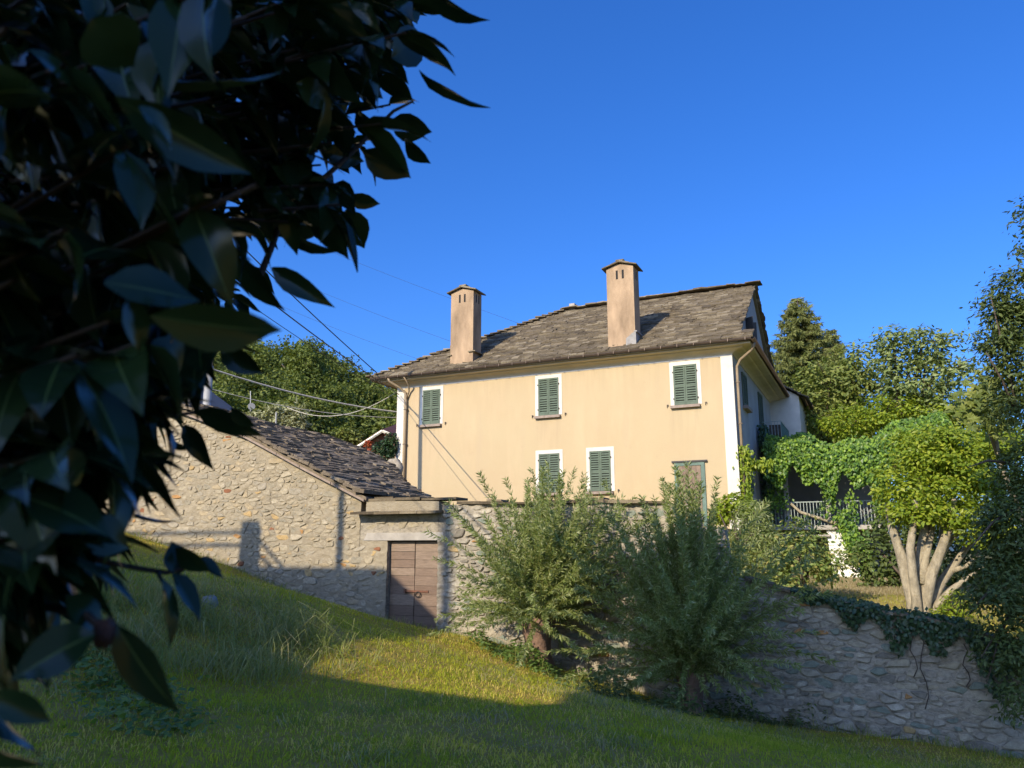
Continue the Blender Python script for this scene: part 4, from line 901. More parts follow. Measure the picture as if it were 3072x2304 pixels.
# dark tree at the right edge
X = np.array([9.9, 13.2, -1.85]); rt_ = thing('tree', X, 'dark leafy tree at the right edge hanging over the garden wall', 'tree')
q = MB(); q.tube([X, X + np.array([-.1, .1, 2.4]), P(2230, 900, 13.2), P(2262, 560, 13.4)], [.14, .10, .07, .03], 8)
for a, b in (((2180, 1250), (2090, 1330)), ((2190, 1100), (2100, 1180)), ((2200, 900), (2130, 760)), ((2200, 900), (2140, 640)), ((2225, 760), (2222, 500)), ((2190, 1300), (2130, 1480)), ((2180, 1000), (2090, 1010)), ((2190, 1330), (2120, 1420))): q.tube([P(*a, 13), (P(*a, 13) + P(*b, 12.8))/2 + np.array([0, 0, .08]), P(*b, 12.7)], [.028, .02, .007], 6)
q.build('trunk', 'bark_dark', rt_, True)
cs = [(P(2228, 500, 13), (.26, .4, .75)), (P(2190, 700, 13), (.4, .5, .5)), (P(2150, 680, 13), (.25, .4, .3)), (P(2215, 640, 13), (.42, .6, .6)), (P(2165, 640, 13), (.26, .4, .4)), (P(2160, 740, 13), (.34, .5, .4)), (P(2200, 800, 13), (.55, .6, .6)), (P(2190, 880, 13), (.4, .6, .3)), (P(2215, 1010, 13), (.45, .7, .55)), (P(2195, 1130, 13), (.5, .7, .6)), (P(2180, 1260, 13), (.55, .7, .6)), (P(2140, 1300, 12.8), (.42, .5, .45)), (P(2170, 1390, 12.8), (.45, .5, .5)), (P(2210, 1480, 12.7), (.4, .5, .6)), (P(2250, 1200, 13), (.8, .8, 1.6)), (P(2260, 800, 13), (.7, .8, 1.6)), (P(2155, 1215, 13.2), (.35, .5, .35))]
crown(rt_, cs, 25000, .11, .042, 'leaf_dark', 91, .45, (900, .12))
# fig leaves against the sky
fg = thing('fig_tree', np.array([11.5, 16.5, -.6]), 'big lobed pale green fig leaves showing beside the dark right hand tree', 'fig tree')
q = MB(); q.tube([np.array([11.5, 16.5, -.6]), P(2160, 1000, 16), P(2140, 880, 15.5)], [.08, .05, .02], 6); q.tube([P(2160, 1000, 16), P(2110, 860, 15.5)], [.04, .012], 6); q.build('stems', 'bark_pale', fg, True)
r = np.random.default_rng(5); n = 190; ctr = [P(2140, 830, 15.5), P(2120, 860, 15.5), P(2160, 880, 15.5), P(2095, 880, 15.5), P(2150, 920, 15.5)]
Pp = np.array([ctr[i] for i in r.integers(0, 5, n)]) + r.normal(size=(n, 3))*np.array([.20, .2, .18]); nr = np.array([-.3, -.8, .6]) + r.normal(size=(n, 3))*.35; LV = []; LF = []
for p, nn in zip(Pp, nr):
    nn = nn/np.linalg.norm(nn); a = np.cross(nn, r.normal(size=3)); a /= np.linalg.norm(a); b = np.cross(nn, a); s = r.uniform(.10, .17); rr = [.25, .9, .45, 1.0, .5, 1.1, .5, 1.0, .45, .9]; k0 = len(LV)
    LV += [p + s*q_*(math.cos(6.283*k/10)*a + math.sin(6.283*k/10)*b) + nn*.02*math.cos(k*2) for k, q_ in enumerate(rr)]; LV.append(p + nn*.015); LF += [(k0 + k, k0 + (k+1) % 10, k0 + 10) for k in range(10)]
mk('leaves', LV, LF, 'leaf_mid', fg, list(np.repeat(r.random(n), 10)))
# ivy over the right part of the garden wall
iv = thing('ivy', G(5, -12, .3), 'dark ivy draped over the shaded downhill end of the garden wall', 'ivy')
n = 5200; u = 2.7 + r.random(n)**.75*6.5; hang = np.interp(u, [2.7, 3.4, 4.2, 4.7, 5.2, 6.0, 9.2], [.08, .35, .55, .85, .45, 1.1, 1.2]); f = r.random(n)**1.4
z = np.interp(u, tu, tz) + .14 - f*hang*(.8 + .4*np.sin(u*9)); v = np.where(f < .12, -12.15 + r.random(n)*.75, -12.10 + r.normal(size=n)*.05)
mk_leaves('leaves', GG(np.stack([u, v, z], 1)), np.tile(-Zv*.9, (n, 1)) + r.normal(size=(n, 3))*.45, np.tile(-Vv + Zv*.45, (n, 1)) + r.normal(size=(n, 3))*.4, .085*r.uniform(.6, 1.3, n), .075, 'leaf_ivy', iv, .08)
q = MB()
for u0, z0_, z1_ in ((4.62, .3, -.6), (4.75, .2, -1.1), (6.2, -.1, -1.6), (5.4, 0, -.7)):
    q.tube([G(u0 + .05*math.sin(k*1.7), -12.06, z0_ + (z1_ - z0_)*k/6) for k in range(7)], .010, 5, False)
q.build('stems', 'bark_dark', iv)
# weeds at the foot of the willows and wall
def weeds(pts, n, L, W, mat, label, seed, h=.35, name='weeds', cat='weeds'):
    r = np.random.default_rng(seed); c = np.array([onG(*p)[:2] for p in pts]); i = r.integers(0, len(c), n); xy = c[i] + r.normal(size=(n, 2))*.28; z = gz(xy[:, 0], xy[:, 1]) + .02 + r.random(n)**1.3*h*(.6 + .5*np.sin(xy[:, 0]*5))
    t = thing(name, (*c.mean(0), float(gz(*c.mean(0)))), label, cat); D = np.stack([r.normal(size=n), r.normal(size=n), r.uniform(-.7, .25, n)], 1); N = np.stack([r.normal(size=n)*.4, r.normal(size=n)*.4 - .3, np.ones(n)], 1)
    mk_leaves('leaves', np.stack([xy[:, 0], xy[:, 1], z], 1), D, N, L*r.uniform(.6, 1.3, n), W*r.uniform(.7, 1.2, n), mat, t, .1)
    q = MB()
    for k in range(0, n, 12): q.tube([np.array([xy[k, 0], xy[k, 1], gz(*xy[k]) - .02]), np.array([xy[k, 0] + r.normal()*.04, xy[k, 1], z[k]])], .004, 3, False)
    q.build('stalks', 'shoot', t)
weeds([(1060, 1400), (1100, 1420), (1140, 1440), (1180, 1455), (1215, 1465)], 1500, .10, .055, 'leaf_weed', 'bright leafy weeds around the foot of the sunlit willow', 101, .42)
weeds([(1280, 1500), (1330, 1510), (1380, 1520), (1430, 1535), (1480, 1545), (1560, 1550), (1620, 1560), (1700, 1570)], 1800, .10, .05, 'leaf_dark', 'shaded broad leaved weeds along the foot of the wall', 102, .42)
weeds([(300, 1540), (270, 1500), (230, 1480), (330, 1580), (200, 1430)], 1100, .09, .06, 'leaf_weed', 'low leafy weeds on the bank under the camellia', 103, .25)
# tall thin grass stalks on the bank, mown lawn, hay
def nz(X, s, k): return .5 + .25*np.sin(X[:, 0]*s + k + 1.3*np.sin(X[:, 1]*s*.8)) + .25*np.sin(X[:, 1]*s*1.2 + k*2 + 1.1*np.sin(X[:, 0]*s*.7))
def blades(xy, h, wdt, lean, mat, name, label, seed, seg=2):
    r = np.random.default_rng(seed); n = len(xy); z = gz(xy[:, 0], xy[:, 1]); B0 = np.stack([xy[:, 0], xy[:, 1], z - .01], 1); az = r.uniform(0, 6.283, n); h = np.broadcast_to(h, (n,))*r.uniform(.45, 1.45, n)*(.75 + .5*nz(xy, 3.7, seed)); d = np.stack([np.cos(az), np.sin(az), 0*az], 1); ln = lean*r.uniform(.2, 1.6, n)
    s = np.stack([-np.sin(az + r.normal(size=n)), np.cos(az), 0*az], 1); wd_ = (wdt*r.uniform(.6, 1.3, n))[:, None]
    M = B0 + d*(h*ln*.35)[:, None] + np.stack([0*h, 0*h, h*.62], 1); T = B0 + d*(h*ln)[:, None] + np.stack([0*h, 0*h, h*np.maximum(.12, 1 - .45*ln)], 1)
    V = np.stack([B0 - s*wd_/2, B0 + s*wd_/2, M + s*wd_*.4, M - s*wd_*.4, T], 1).reshape(-1, 3); b = np.arange(n)[:, None]*5
    F = np.concatenate([b + [0, 1, 2], b + [0, 2, 3], b + [3, 2, 4]], 1).reshape(-1, 3); o = mk(name, V, F, mat, None, np.repeat(np.clip(.55*(nz(xy, 1.1, seed) + .6*(nz(xy, 4.3, seed + 2) - .5)) + .5*r.random(n) - .02, 0, .98), 3)); return tag(o, label, 'grass', kind='stuff')
r = np.random.default_rng(8)
def scatter(n, fn):
    u = r.uniform(-16.5, 14, n); v = -12.02 - r.random(n)**.9*13.5; X = GG(np.stack([u, v, 0*u], 1))[:, :2]
    ok = (X[:, 1] > 5.2) & (np.abs(X[:, 0]) < X[:, 1]*.70 + .5); X = X[ok]; pr = fn(X); return X[r.random(len(X)) < pr]
def bankm(X): return np.exp(-((X[:, 0] + 4.9)/2.5)**4 - ((X[:, 1] - 11.0)/1.5)**4)
lawn = scatter(430000, lambda X: np.clip(.55 + .5*nz(X, 1.6, 1) - .0*X[:, 0], .2, 1)*np.clip((11.0/X[:, 1])**1.1, .35, 1))
blades(lawn, .05 + .03*nz(lawn, 2.3, 4), .0095, .9, 'grass_blade', 'grass', 'mown green lawn sloping down from the barn', 111)
hay = scatter(260000, lambda X: np.clip((nz(X, 1.3, 7) - .45)*1.6, 0, 1)*np.clip((nz(X, 5.1, 3) - .35)*2, 0, 1)*np.clip((10/X[:, 1])**1.2, .2, 1))
blades(hay, .12, .005, 2.0, 'grass_dry', 'hay', 'dry mown hay lying in streaks on the lawn', 112)
tuft = scatter(300000, lambda X: np.clip((nz(X, 5.7, 9)*nz(X, 2.2, 5) - .36)*4, 0, 1)*.5*np.clip((11/X[:, 1])**1.2, .2, 1))
blades(tuft, .13, .009, 1.1, 'grass_tall', 'grass', 'longer grass tufts dotted over the mown lawn', 115)
edge = scatter(500000, lambda X: np.exp(-np.abs((X - O[:2]) @ Vv[:2] + 12.15)/.22)*.35)
blades(edge, .20, .008, .8, 'grass_tall', 'grass', 'uncut grass fringe along the foot of the stone walls', 113)
tall = scatter(420000, lambda X: np.clip(bankm(X)*1.3 - .12, 0, 1)*.6*np.clip(2.2*nz(X, 4, 2) - .45, 0, 1))
blades(tall, .42, .010, 1.35, 'grass_tall', 'grass', 'tall uncut tussocky grass on the bank at left', 114)
gg = GG(np.stack([r.uniform(1.2, 9, 30000), r.uniform(-9, 4.3, 30000), np.zeros(30000)], 1)); 
gu = np.array([uvz(p) for p in gg]); gzv = gardz(gu[:, 0], gu[:, 1]); n = len(gg); gg[:, 2] = gzv
az = r.uniform(0, 6.283, n); D = np.stack([np.cos(az)*.5, np.sin(az)*.5, np.ones(n)], 1)
V, F, rr = leaves_np(gg, D, runit(n), .11*r.uniform(.5, 1.3, n), .016, .1); tag(mk('grass', V, F, 'grass_dry', None, rr), 'sunburnt yellow grass in the garden beyond the wall', 'grass', kind='stuff')
# ================================================================== LEFT BACKGROUND
# forest on the hill: shared crowns
FM = []
for i in range(5):
    rr = np.random.default_rng(300 + i); cs = [((rr.uniform(-.55, .55), rr.uniform(-.55, .55), rr.uniform(.45, 1.05)), (rr.uniform(.38, .6),)*2 + (rr.uniform(.3, .5),)) for _ in range(7)]
    k = 260; P0, d0 = crown_pts(rr, cs, k, .75); n = 4200; ii = rr.integers(0, k, n); off = rr.normal(size=(n, 3))*np.array([.075, .075, .05]); Pp = P0[ii] + off; N = d0[ii]*.7 + np.array([0, 0, .8]) + rr.normal(size=(n, 3))*.5; N /= np.linalg.norm(N, axis=1, keepdims=True); D = np.cross(N, rr.normal(size=(n, 3))) + np.array([0, 0, -.3])
    V, F, rv = leaves_np(Pp, D, N, .085*rr.uniform(.6, 1.2, n), .055, .12, rng.random(n)*.6 + .3*rng.random()); me = mesh_np('crown', V, F, rv, False, 'leaf_forest')
    mb = MB(); mb.tube([np.array([0, 0, -.35]), np.array([.02, 0, .4]), np.array([0, .02, 1.0])], [.05, .04, .01], 6)
    for c, s in cs: mb.tube([np.array([0, 0, .3]), np.array(c)*.6 + np.array([0, 0, .2]), np.array(c)], [.025, .018, .006], 5)
    FM.append((me, mesh_np('trunk', mb.V, mb.F, None, True, 'bark_dark')))
ft = [(405, 800, 62, 5.2), (440, 770, 75, 5), (500, 760, 88, 6), (545, 790, 80, 5.5), (600, 775, 92, 6), (655, 775, 86, 6), (650, 840, 74, 5.5), (700, 800, 95, 6), (740, 820, 98, 6), (780, 835, 104, 6), (820, 850, 110, 6), (585, 850, 66, 5), (520, 850, 62, 4.5), (450, 860, 56, 4.5), (700, 870, 76, 5.5), (750, 880, 80, 5.5), (800, 890, 84, 6), (845, 900, 80, 5.5), (640, 905, 62, 4.5), (690, 930, 66, 5), (760, 930, 70, 5.5), (820, 945, 70, 5.5), (860, 870, 95, 6), (570, 905, 56, 4), (875, 960, 66, 5), (480, 905, 52, 4), (620, 760, 110, 7), (690, 775, 115, 7), (560, 765, 112, 7), (350, 780, 75, 6), (300, 800, 65, 5)]
for i, (x, y, Y, s) in enumerate(ft):
    c = P(x, y + (38 if y < 850 else 20), Y); bz_ = float(hillz(c[0], c[1])); M = Matrix.Translation(Vector((c[0], c[1], c[2] - .75*s*.8))) @ Matrix.Rotation(random.uniform(0, 6.28), 4, 'Z') @ Matrix.Diagonal((s*.85, s*.85, s*.9, 1))
    t = thing('tree', (c[0], c[1], c[2] - .75*s*.8), 'leafy broadleaf tree among the woods covering the hillside behind the barn', 'tree', 'trees on the wooded hillside')
    me, tr = FM[i % 5]; inst('crown', me, M, t); inst('trunk', tr, M, t)
fo = []
rr = np.random.default_rng(9)
xs = rr.uniform(-75, 10, 4000); ys = rr.uniform(58, 150, 4000); n = 52000; k = 1500
c = np.stack([rr.uniform(-90, 25, k), rr.uniform(60, 170, k)], 1); cz = hillz(c[:, 0], c[:, 1]) + rr.uniform(0, 3.0, k); ii = rr.integers(0, k, n); Pp = np.stack([c[ii, 0], c[ii, 1], cz[ii]], 1) + rr.normal(size=(n, 3))*np.array([1.3, 1.3, .9]); N = rr.normal(size=(n, 3))*.5 + np.array([0, -.5, .8]); N /= np.linalg.norm(N, axis=1, keepdims=True); D = np.cross(N, rr.normal(size=(n, 3)))
V, F, rv = leaves_np(Pp, D, N, .7, .45, .1); tag(mk('forest', V, F, 'leaf_forest', None, rv), 'undergrowth of the far wooded hillside', 'forest', kind='stuff')
# pale shrub on the roofline, yellow-green bush, ivy mass
bush(590, 1000, 38, [(P(600, 905, 38), (.9, .7, .75)), (P(640, 905, 38), (.7, .6, .6)), (P(560, 915, 38), (.8, .6, .6)), (P(615, 930, 38), (1.1, .7, .6))], 4200, .34, .10, 'leaf_pale', 'pale silvery upright shrub above the barn roof', 121, clump=(90, .16), gz_=1.0)
bush(750, 1000, 40, [(P(745, 945, 40), (.9, .8, .55)), (P(765, 950, 40), (.5, .5, .4))], 1500, .20, .12, 'leaf_mid', 'round yellow green bush between the far roofs and the house', 122, clump=(70, .16), gz_=1.2)
bush(835, 1060, 33, [(P(825, 985, 33), (.55, .5, .75)), (P(845, 960, 33), (.35, .4, .6)), (P(810, 1000, 33), (.35, .4, .35))], 2600, .13, .11, 'leaf_ivy', 'dark ivy covered pillar at the left corner of the house', 123, gz_=2.0)
bush(797, 990, 34, [(P(795, 958, 34), (.2, .2, .16)), (P(800, 975, 33.8), (.14, .14, .12))], 160, .12, .09, 'leaf_red', 'small orange red bush under the eave of the tiled roof', 124, gz_=2.5)
# far houses
def gable_house(name, ridge0, ridge1, eave_d, drop, wallz, mr, mw, label, extra=None):
    a, b = np.array(ridge0), np.array(ridge1); d = (b - a); d[2] = 0; d /= np.linalg.norm(d); s = np.array([d[1], -d[0], 0]); X = (a + b)/2; X[2] = wallz
    t = thing(name, X, label, 'house'); m = MB()
    e = [a + s*eave_d - Zv*drop, b + s*eave_d - Zv*drop, a - s*eave_d - Zv*drop, b - s*eave_d - Zv*drop]; th_ = Zv*.14
    m.add([a, b, e[0], e[1], a - th_, b - th_, e[0] - th_, e[1] - th_], [(0, 2, 3, 1), (4, 5, 7, 6), (2, 6, 7, 3), (0, 4, 6, 2), (1, 3, 7, 5)])
    m.add([a, b, e[2], e[3], a - th_, b - th_, e[2] - th_, e[3] - th_], [(0, 1, 3, 2), (4, 6, 7, 5), (2, 3, 7, 6), (0, 2, 6, 4), (1, 5, 7, 3)]); m.build('roof', mr, t)
    w_ = MB(); k = .88
    A = [p.copy() for p in (a + d*.3, b - d*.3)]
    V = []
    for p in A: V += [np.array([*(p + s*eave_d*k)[:2], wallz]), np.array([*(p + s*eave_d*k)[:2], p[2] - drop*k - .16]), p - Zv*.17, np.array([*(p - s*eave_d*k)[:2], p[2] - drop*k - .16]), np.array([*(p - s*eave_d*k)[:2], wallz])]
    w_.add(V, [(0, 1, 2, 3, 4), (9, 8, 7, 6, 5), (0, 5, 6, 1), (4, 3, 8, 9)]); w_.build('wall', mw, t); return t
gable_house('house', P(330, 800, 36), P(452, 842, 44), 2.6, 1.9, 0.5, 'roof_grey', 'wall_grey', 'dark grey house behind the barn, mostly hidden by camellia leaves')
h2 = gable_house('house', P(823, 928, 36), P(860, 915, 43), 2.2, 1.5, 0.8, 'roof_red', 'wall_pink', 'small house with red tiled roof and white barge board left of the yellow house')
a = P(823, 928, 36)
q = MB(); q.tube([P(762, 972, 35.9), P(826, 931, 35.9)], .07, 5); q.tube([P(826, 931, 35.9), P(842, 938, 35.9)], .07, 5); q.build('barge_board', 'board_white', h2)
h3 = gable_house('house', P(650, 938, 45), P(720, 950, 47), 2.0, .9, 0.8, 'wall_pink', 'wall_pink', 'low far building with pale ribbed roof above the barn roof')
q = MB()
for i in range(9):
    f = i/8; q.tube([P(650, 938, 45)*(1-f) + P(720, 950, 47)*f + Zv*.06, P(650, 938, 45)*(1-f) + P(720, 950, 47)*f + np.array([.6, -1.9, -.84])], .05, 5)
q.build('roof_ribs', 'wall_pink', h3)
h4 = gable_house('house', P(470, 868, 46), P(525, 895, 50), 2.4, 1.0, 0.8, 'roof_grey', 'wall_grey', 'far grey roofed building beside the metal pole')
tv = thing('aerial', P(541, 890, 47), 'thin rooftop aerial with a small round dish behind the barn', 'aerial'); q = MB(); q.tube([P(541, 900, 47), P(541, 845, 47)], .03, 5); q.build('mast', 'pole_metal', tv); q = MB(); q.tube([P(543, 878, 46.9), P(543.5, 878, 46.7)], .22, 10); q.build('dish', 'pole_metal', tv)
# poles
def pole(name, X, top, r0, label, mat='pole_metal'):
    t = thing(name, X, label, 'pole'); m = MB(); X = np.array(X); T = np.array(top); m.tube([X, X + (T - X)*.46], [r0*1.22, r0*1.18], 12); m.build('shaft', mat, t, True); m = MB(); m.tube([X + (T - X)*.46, T], [r0*.98, r0*.85], 12); m.build('upper_shaft', mat, t, True); m = MB(); m.tube([X + (T - X)*.455, X + (T - X)*.47], r0*1.26, 12); m.build('collar', mat, t, True); return t
pb = P(450, 890, 24.6); pole('utility_pole', (pb[0], pb[1], 1.5), P(480, 385, 24.6), .105, 'round grey metal utility pole rising behind the barn roof')
q = P(587, 900, 37.5); tag_ = thing('stake', q, 'thin pale stake standing in the silvery shrub', 'stake'); m = MB(); m.tube([P(595, 935, 37), P(597, 890, 37)], .04, 6); m.build('rod', 'pole_metal', tag_)
# cables: (points as picture position and distance), radius, material, label
def cable(pts, sag, r_, mat, label):
    A = [P(*p) for p in pts]; L = []
    for i in range(len(A) - 1):
        for f in np.linspace(0, 1, 13)[(1 if i else 0):]: L.append(A[i]*(1 - f) + A[i+1]*f - Zv*sag*4*f*(1 - f))
    m = MB(); m.tube(L, r_, 5, False); o = m.build('cable', mat); tag(o, label, 'cable', 'overhead cables'); return o
cable([(470, 480, 24.6), (815, 806, 33.3)], .1, .022, 'cable_black', 'black overhead cable dropping from the sky to the house eave')
cable([(300, 740, 26), (858, 890, 33.2)], .35, .032, 'cable_grey', 'thick pale overhead cable crossing in front of the wooded hill')
cable([(300, 790, 27), (857, 902, 33.4)], .45, .014, 'cable_grey', 'thin pale cable just under the thick one')
cable([(560, 480, 90), (1200, 727, 70)], .3, .012, 'cable_black', 'faint far cable passing behind the top of the left chimney')
cable([(560, 573, 90), (1010, 750, 70)], .3, .012, 'cable_black', 'faint far cable ending behind the left chimney')
cable([(560, 640, 90), (960, 795, 70)], .3, .012, 'cable_black', 'faint far cable low over the left end of the roof')
cable([(620, 880, 36), (862, 843, 33.6)], .75, .014, 'cable_grey', 'slack cable looping up to the house corner')
def cable3(A, B, sag, r_, mat, label):
    m = MB(); m.tube([A*(1 - f) + B*f - Zv*sag*4*f*(1 - f) for f in np.linspace(0, 1, 40)], r_, 5, False); tag(m.build('cable', mat), label, 'cable', 'overhead cables')
cable3(G(-14.1, -.12, 8.1), G(-3.2, -39, 11.5), .8, .02, 'cable_black', 'cable bundle running from the house corner towards the viewer')
cable3(G(-14.15, -.12, 7.9), G(-5.5, -39, 12.5), 1.0, .011, 'cable_black', 'thin cable running from the house corner towards the viewer')
# ================================================================== CAMELLIA
def camleaf(i):
    rr = random.Random(400 + i); sx = [0, .06, .2, .4, .6, .78, .9, 1.0]; hw = [.012, .07, .19, .25, .225, .14, .055, .0]; bend = rr.uniform(.12, .55); fold = rr.uniform(.10, .55); tw = rr.uniform(-.35, .35); V = []; F = []
    for x, h in zip(sx, hw):
        zc = -bend*x*x; ty = tw*x; wv = .02*math.sin(x*9 + i)
        for c in (-1, -.55, -.045, .045, .55, 1):
            y = c*h; z = zc + abs(c)**1.3*h*fold - (.0 if c else .012) + wv*abs(c); V.append((x*(1 - .08*bend), y*math.cos(ty) - (z - zc)*math.sin(ty), zc + y*math.sin(ty) + (z - zc)*math.cos(ty)))
    for a in range(len(sx) - 1):
        for b in range(5): F.append((a*6 + b, a*6 + 6 + b, a*6 + 7 + b, a*6 + b + 1))
    me = mesh_np('leaf', V, F, None, True, 'leaf_camellia'); me.materials.append(MATS['midrib'])
    for k, p in enumerate(me.polygons): p.material_index = 1 if k % 5 == 2 else 0
    return me
CL = [camleaf(i) for i in range(10)]
ctr = np.array([-2.0, 1.6, 0.05])
cam_t = thing('camellia', ctr, 'dark glossy camellia bush filling the left foreground', 'shrub')
LE = []                     # matrices of leaves with their apparent size
def leafM(base, tip, width, normal, me=None):
    x = tip - base; L = np.linalg.norm(x); x = x/L; z = normal - x*(normal @ x); z /= np.linalg.norm(z) + 1e-9; y = np.cross(z, x); s = width/(.5)
    LE.append((L*width/np.linalg.norm(base - C0)**2, frame(base, x*L, y*s, z*L), me))
def hero(b, t, d0, d1, wpx, roll=0.0, me=None):
    A, B = atD(*b, d0), atD(*t, d1); nv = C0 - (A + B)/2; nv /= np.linalg.norm(nv); x = (B - A)/np.linalg.norm(B - A); s = np.cross(x, nv); a = rad(roll); leafM(A, B, wpx/1667*(d0 + d1)/2, nv*math.cos(a) + s*math.sin(a), me)
HR = [((905,150),(1032,264),1.35,1.3,60,68),((915,-25),(1024,74),1.3,1.25,62,55),((845,125),(948,66),1.4,1.45,78,10),((842,262),(934,292),1.4,1.4,60,15),((872,300),(919,358),1.4,1.35,40,55),((785,325),(888,386),1.35,1.35,62,10),((750,425),(822,448),1.4,1.4,36,20),((748,452),(786,542),1.35,1.35,66,5),((695,440),(738,488),1.4,1.4,44,10),((588,578),(692,658),1.15,1.1,48,12),((600,495),(694,512),1.3,1.3,40,20),((512,558),(588,668),1.2,1.15,55,25),((610,500),(694,572),1.25,1.2,40,55),((325,682),(642,738),.56,.60,104,15),((225,610),(448,640),.58,.6,92,-25),((475,752),(567,808),1.0,.98,52,12),((392,715),(430,862),.95,.95,46,55),((428,888),(542,938),1.05,1.0,48,8),((398,918),(446,1003),1.05,1.02,42,8),((365,948),(408,988),1.05,1.05,26,60),((262,1040),(372,1082),1.0,1.0,40,66),((275,1100),(374,1156),1.0,1.0,36,76),((245,972),(312,1014),1.0,1.0,60,5),
((388,1240),(378,1166),.85,.85,58,20),((378,1185),(446,1240),.85,.83,40,35),((418,1208),(488,1244),.85,.85,34,-50),((372,1238),(448,1324),.82,.8,44,-42),((346,1250),(418,1380),.8,.8,46,-62),((205,1188),(288,1196),.85,.85,30,30),((165,1165),(296,1180),.8,.82,42,15),((205,1370),(5,1452),.6,.6,112,38),((252,1348),(368,1568),.62,.62,74,20),((140,1290),(250,1345),.64,.64,66,-40),((78,1255),(132,1362),.7,.7,46,-58),((-20,1495),(108,1568),.62,.62,52,20),((-30,1605),(92,1668),.6,.6,48,60),((50,1075),(246,1122),.62,.6,120,-45),((180,1140),(290,1172),.7,.7,80,-20),((195,800),(280,962),.65,.65,78,-48),((330,735),(410,800),.7,.7,90,-35),((215,760),(300,905),.7,.72,56,-50),((270,640),(330,760),.6,.6,60,-40),((120,980),(215,1050),.6,.62,70,-20),((20,1330),(90,1400),.7,.7,36,-30),((620,400),(700,470),1.3,1.3,56,10),((560,440),(640,520),1.3,1.3,58,12),((700,330),(790,345),1.4,1.4,52,-10),((640,180),(730,220),1.2,1.2,60,-30),((700,200),(715,345),1.1,1.1,36,-62),((770,130),(850,215),1.2,1.2,44,-58),((330,165),(610,215),.75,.75,60,62),((200,40),(290,150),.65,.65,120,5),((60,110),(240,190),.7,.72,60,-60),((300,230),(400,320),.6,.62,50,-52),((250,210),(560,400),.62,.66,90,14),((300,850),(345,900),1.0,1.0,40,10),((290,905),(335,965),1.0,1.0,36,20),((205,935),(270,1000),.95,.95,48,10),((370,830),(432,892),.9,.95,46,-48),((500,880),(540,935),1.0,1.0,30,30)]
for i, h_ in enumerate(HR): hero(*h_, CL[i % 10])
# inner clusters on twigs
poly = [(-90,-90),(925,-90),(915,60),(865,150),(850,250),(800,320),(770,390),(725,455),(665,520),(590,555),(555,630),(505,720),(420,760),(385,850),(340,890),(262,965),(215,1050),(215,1130),(130,1240),(40,1310),(-90,1390)]
def inpoly(x, y):
    c = False; j = len(poly) - 1
    for i in range(len(poly)):
        a, b = poly[i], poly[j]
        if (a[1] > y) != (b[1] > y) and x < (b[0] - a[0])*(y - a[1])/(b[1] - a[1]) + a[0]: c = not c
        j = i
    return c
tw = MB(); rr = random.Random(77); nc = 0
trunkpts = [np.array([-2.0, 1.6, 0.0]), np.array([-1.75, 1.65, .9]), np.array([-1.6, 1.7, 1.7]), np.array([-1.45, 1.75, 2.5]), np.array([-1.3, 1.8, 3.3])]
tw.tube(trunkpts, [.05, .045, .038, .03, .02], 8)
while nc < 780:
    x, y = rr.uniform(-80, 930), rr.uniform(-80, 1390)
    if nc > 620: x, y = rr.uniform(-80, 420), rr.uniform(480, 1380)
    if not inpoly(x, y): continue
    D_ = rr.uniform(.62, 1.75) if x < 600 else rr.uniform(1.1, 1.75)
    if y > 900: D_ = rr.uniform(.62, 1.1)
    if nc > 620: D_ = rr.uniform(.75, 1.3)
    elif nc > 400 and y <= 900: D_ = rr.uniform(1.35, 2.1)
    c = atD(x, y, D_); nc += 1; near = min(trunkpts, key=lambda p: np.linalg.norm(p - c)); ax = c - near; ax = ax/np.linalg.norm(ax); ax = ax + np.array([.35, 0, -.12]); ax /= np.linalg.norm(ax)
    st_ = c - ax*rr.uniform(.14, .26) - Zv*.03
    if nc % 7 == 0: tw.tube([near, near*.65 + st_*.35 + np.array([.05, .1*math.sin(nc), .07]), near*.3 + st_*.7 + np.array([0, -.05, .05]), st_, c], [.007, .006, .005, .0035, .002], 5, False)
    else: tw.tube([st_, c], [.003, .002], 5, False)
    for k in range(rr.randint(4, 6)):
        f = rr.uniform(.15, 1.0); b = st_*(1 - f) + c*f; az = rr.uniform(0, 6.283); s1 = np.cross(ax, Zv); s1 /= np.linalg.norm(s1); s2 = np.cross(s1, ax); out = s1*math.cos(az) + s2*math.sin(az); d = ax*rr.uniform(.4, 1.1) + out*.9 + np.array([.15, 0, -.55]); d /= np.linalg.norm(d); L = rr.uniform(.062, .105)
        nn = out*.5 + Zv*.9 + np.array([rr.uniform(-.5, .5), rr.uniform(-.5, .3), rr.uniform(-.2, .2)]); leafM(b, b + d*L, L*rr.uniform(.40, .52), nn, rr.choice(CL))
tw.tube([atD(120, 1200, .85), atD(200, 1208, .85), atD(300, 1228, .85), atD(360, 1237, .85), atD(398, 1228, .85)], [.0032, .003, .003, .0026, .002], 6)
tw.tube([atD(340, 1235, .85), atD(350, 1255, .82)], .002, 5); tw.tube([atD(-40, 1330, .75), atD(100, 1310, .7), atD(190, 1330, .64), atD(235, 1370, .62)], [.004, .0035, .003, .0028], 6)
tw.tube([atD(250, 900, 1.05), atD(330, 905, 1.05), atD(430, 890, 1.05)], [.004, .003, .002], 5); tw.tube([atD(560, 600, 1.2), atD(600, 500, 1.3), atD(650, 430, 1.35), atD(760, 330, 1.4), atD(850, 240, 1.45), atD(890, 220, 1.45)], [.006, .005, .005, .004, .003, .002], 6)
tw.build('branches', 'twig', cam_t, True)['kind'] = 'stuff'
LE.sort(key=lambda t: -t[0]); V = []; F = []; R = []; nb = 0
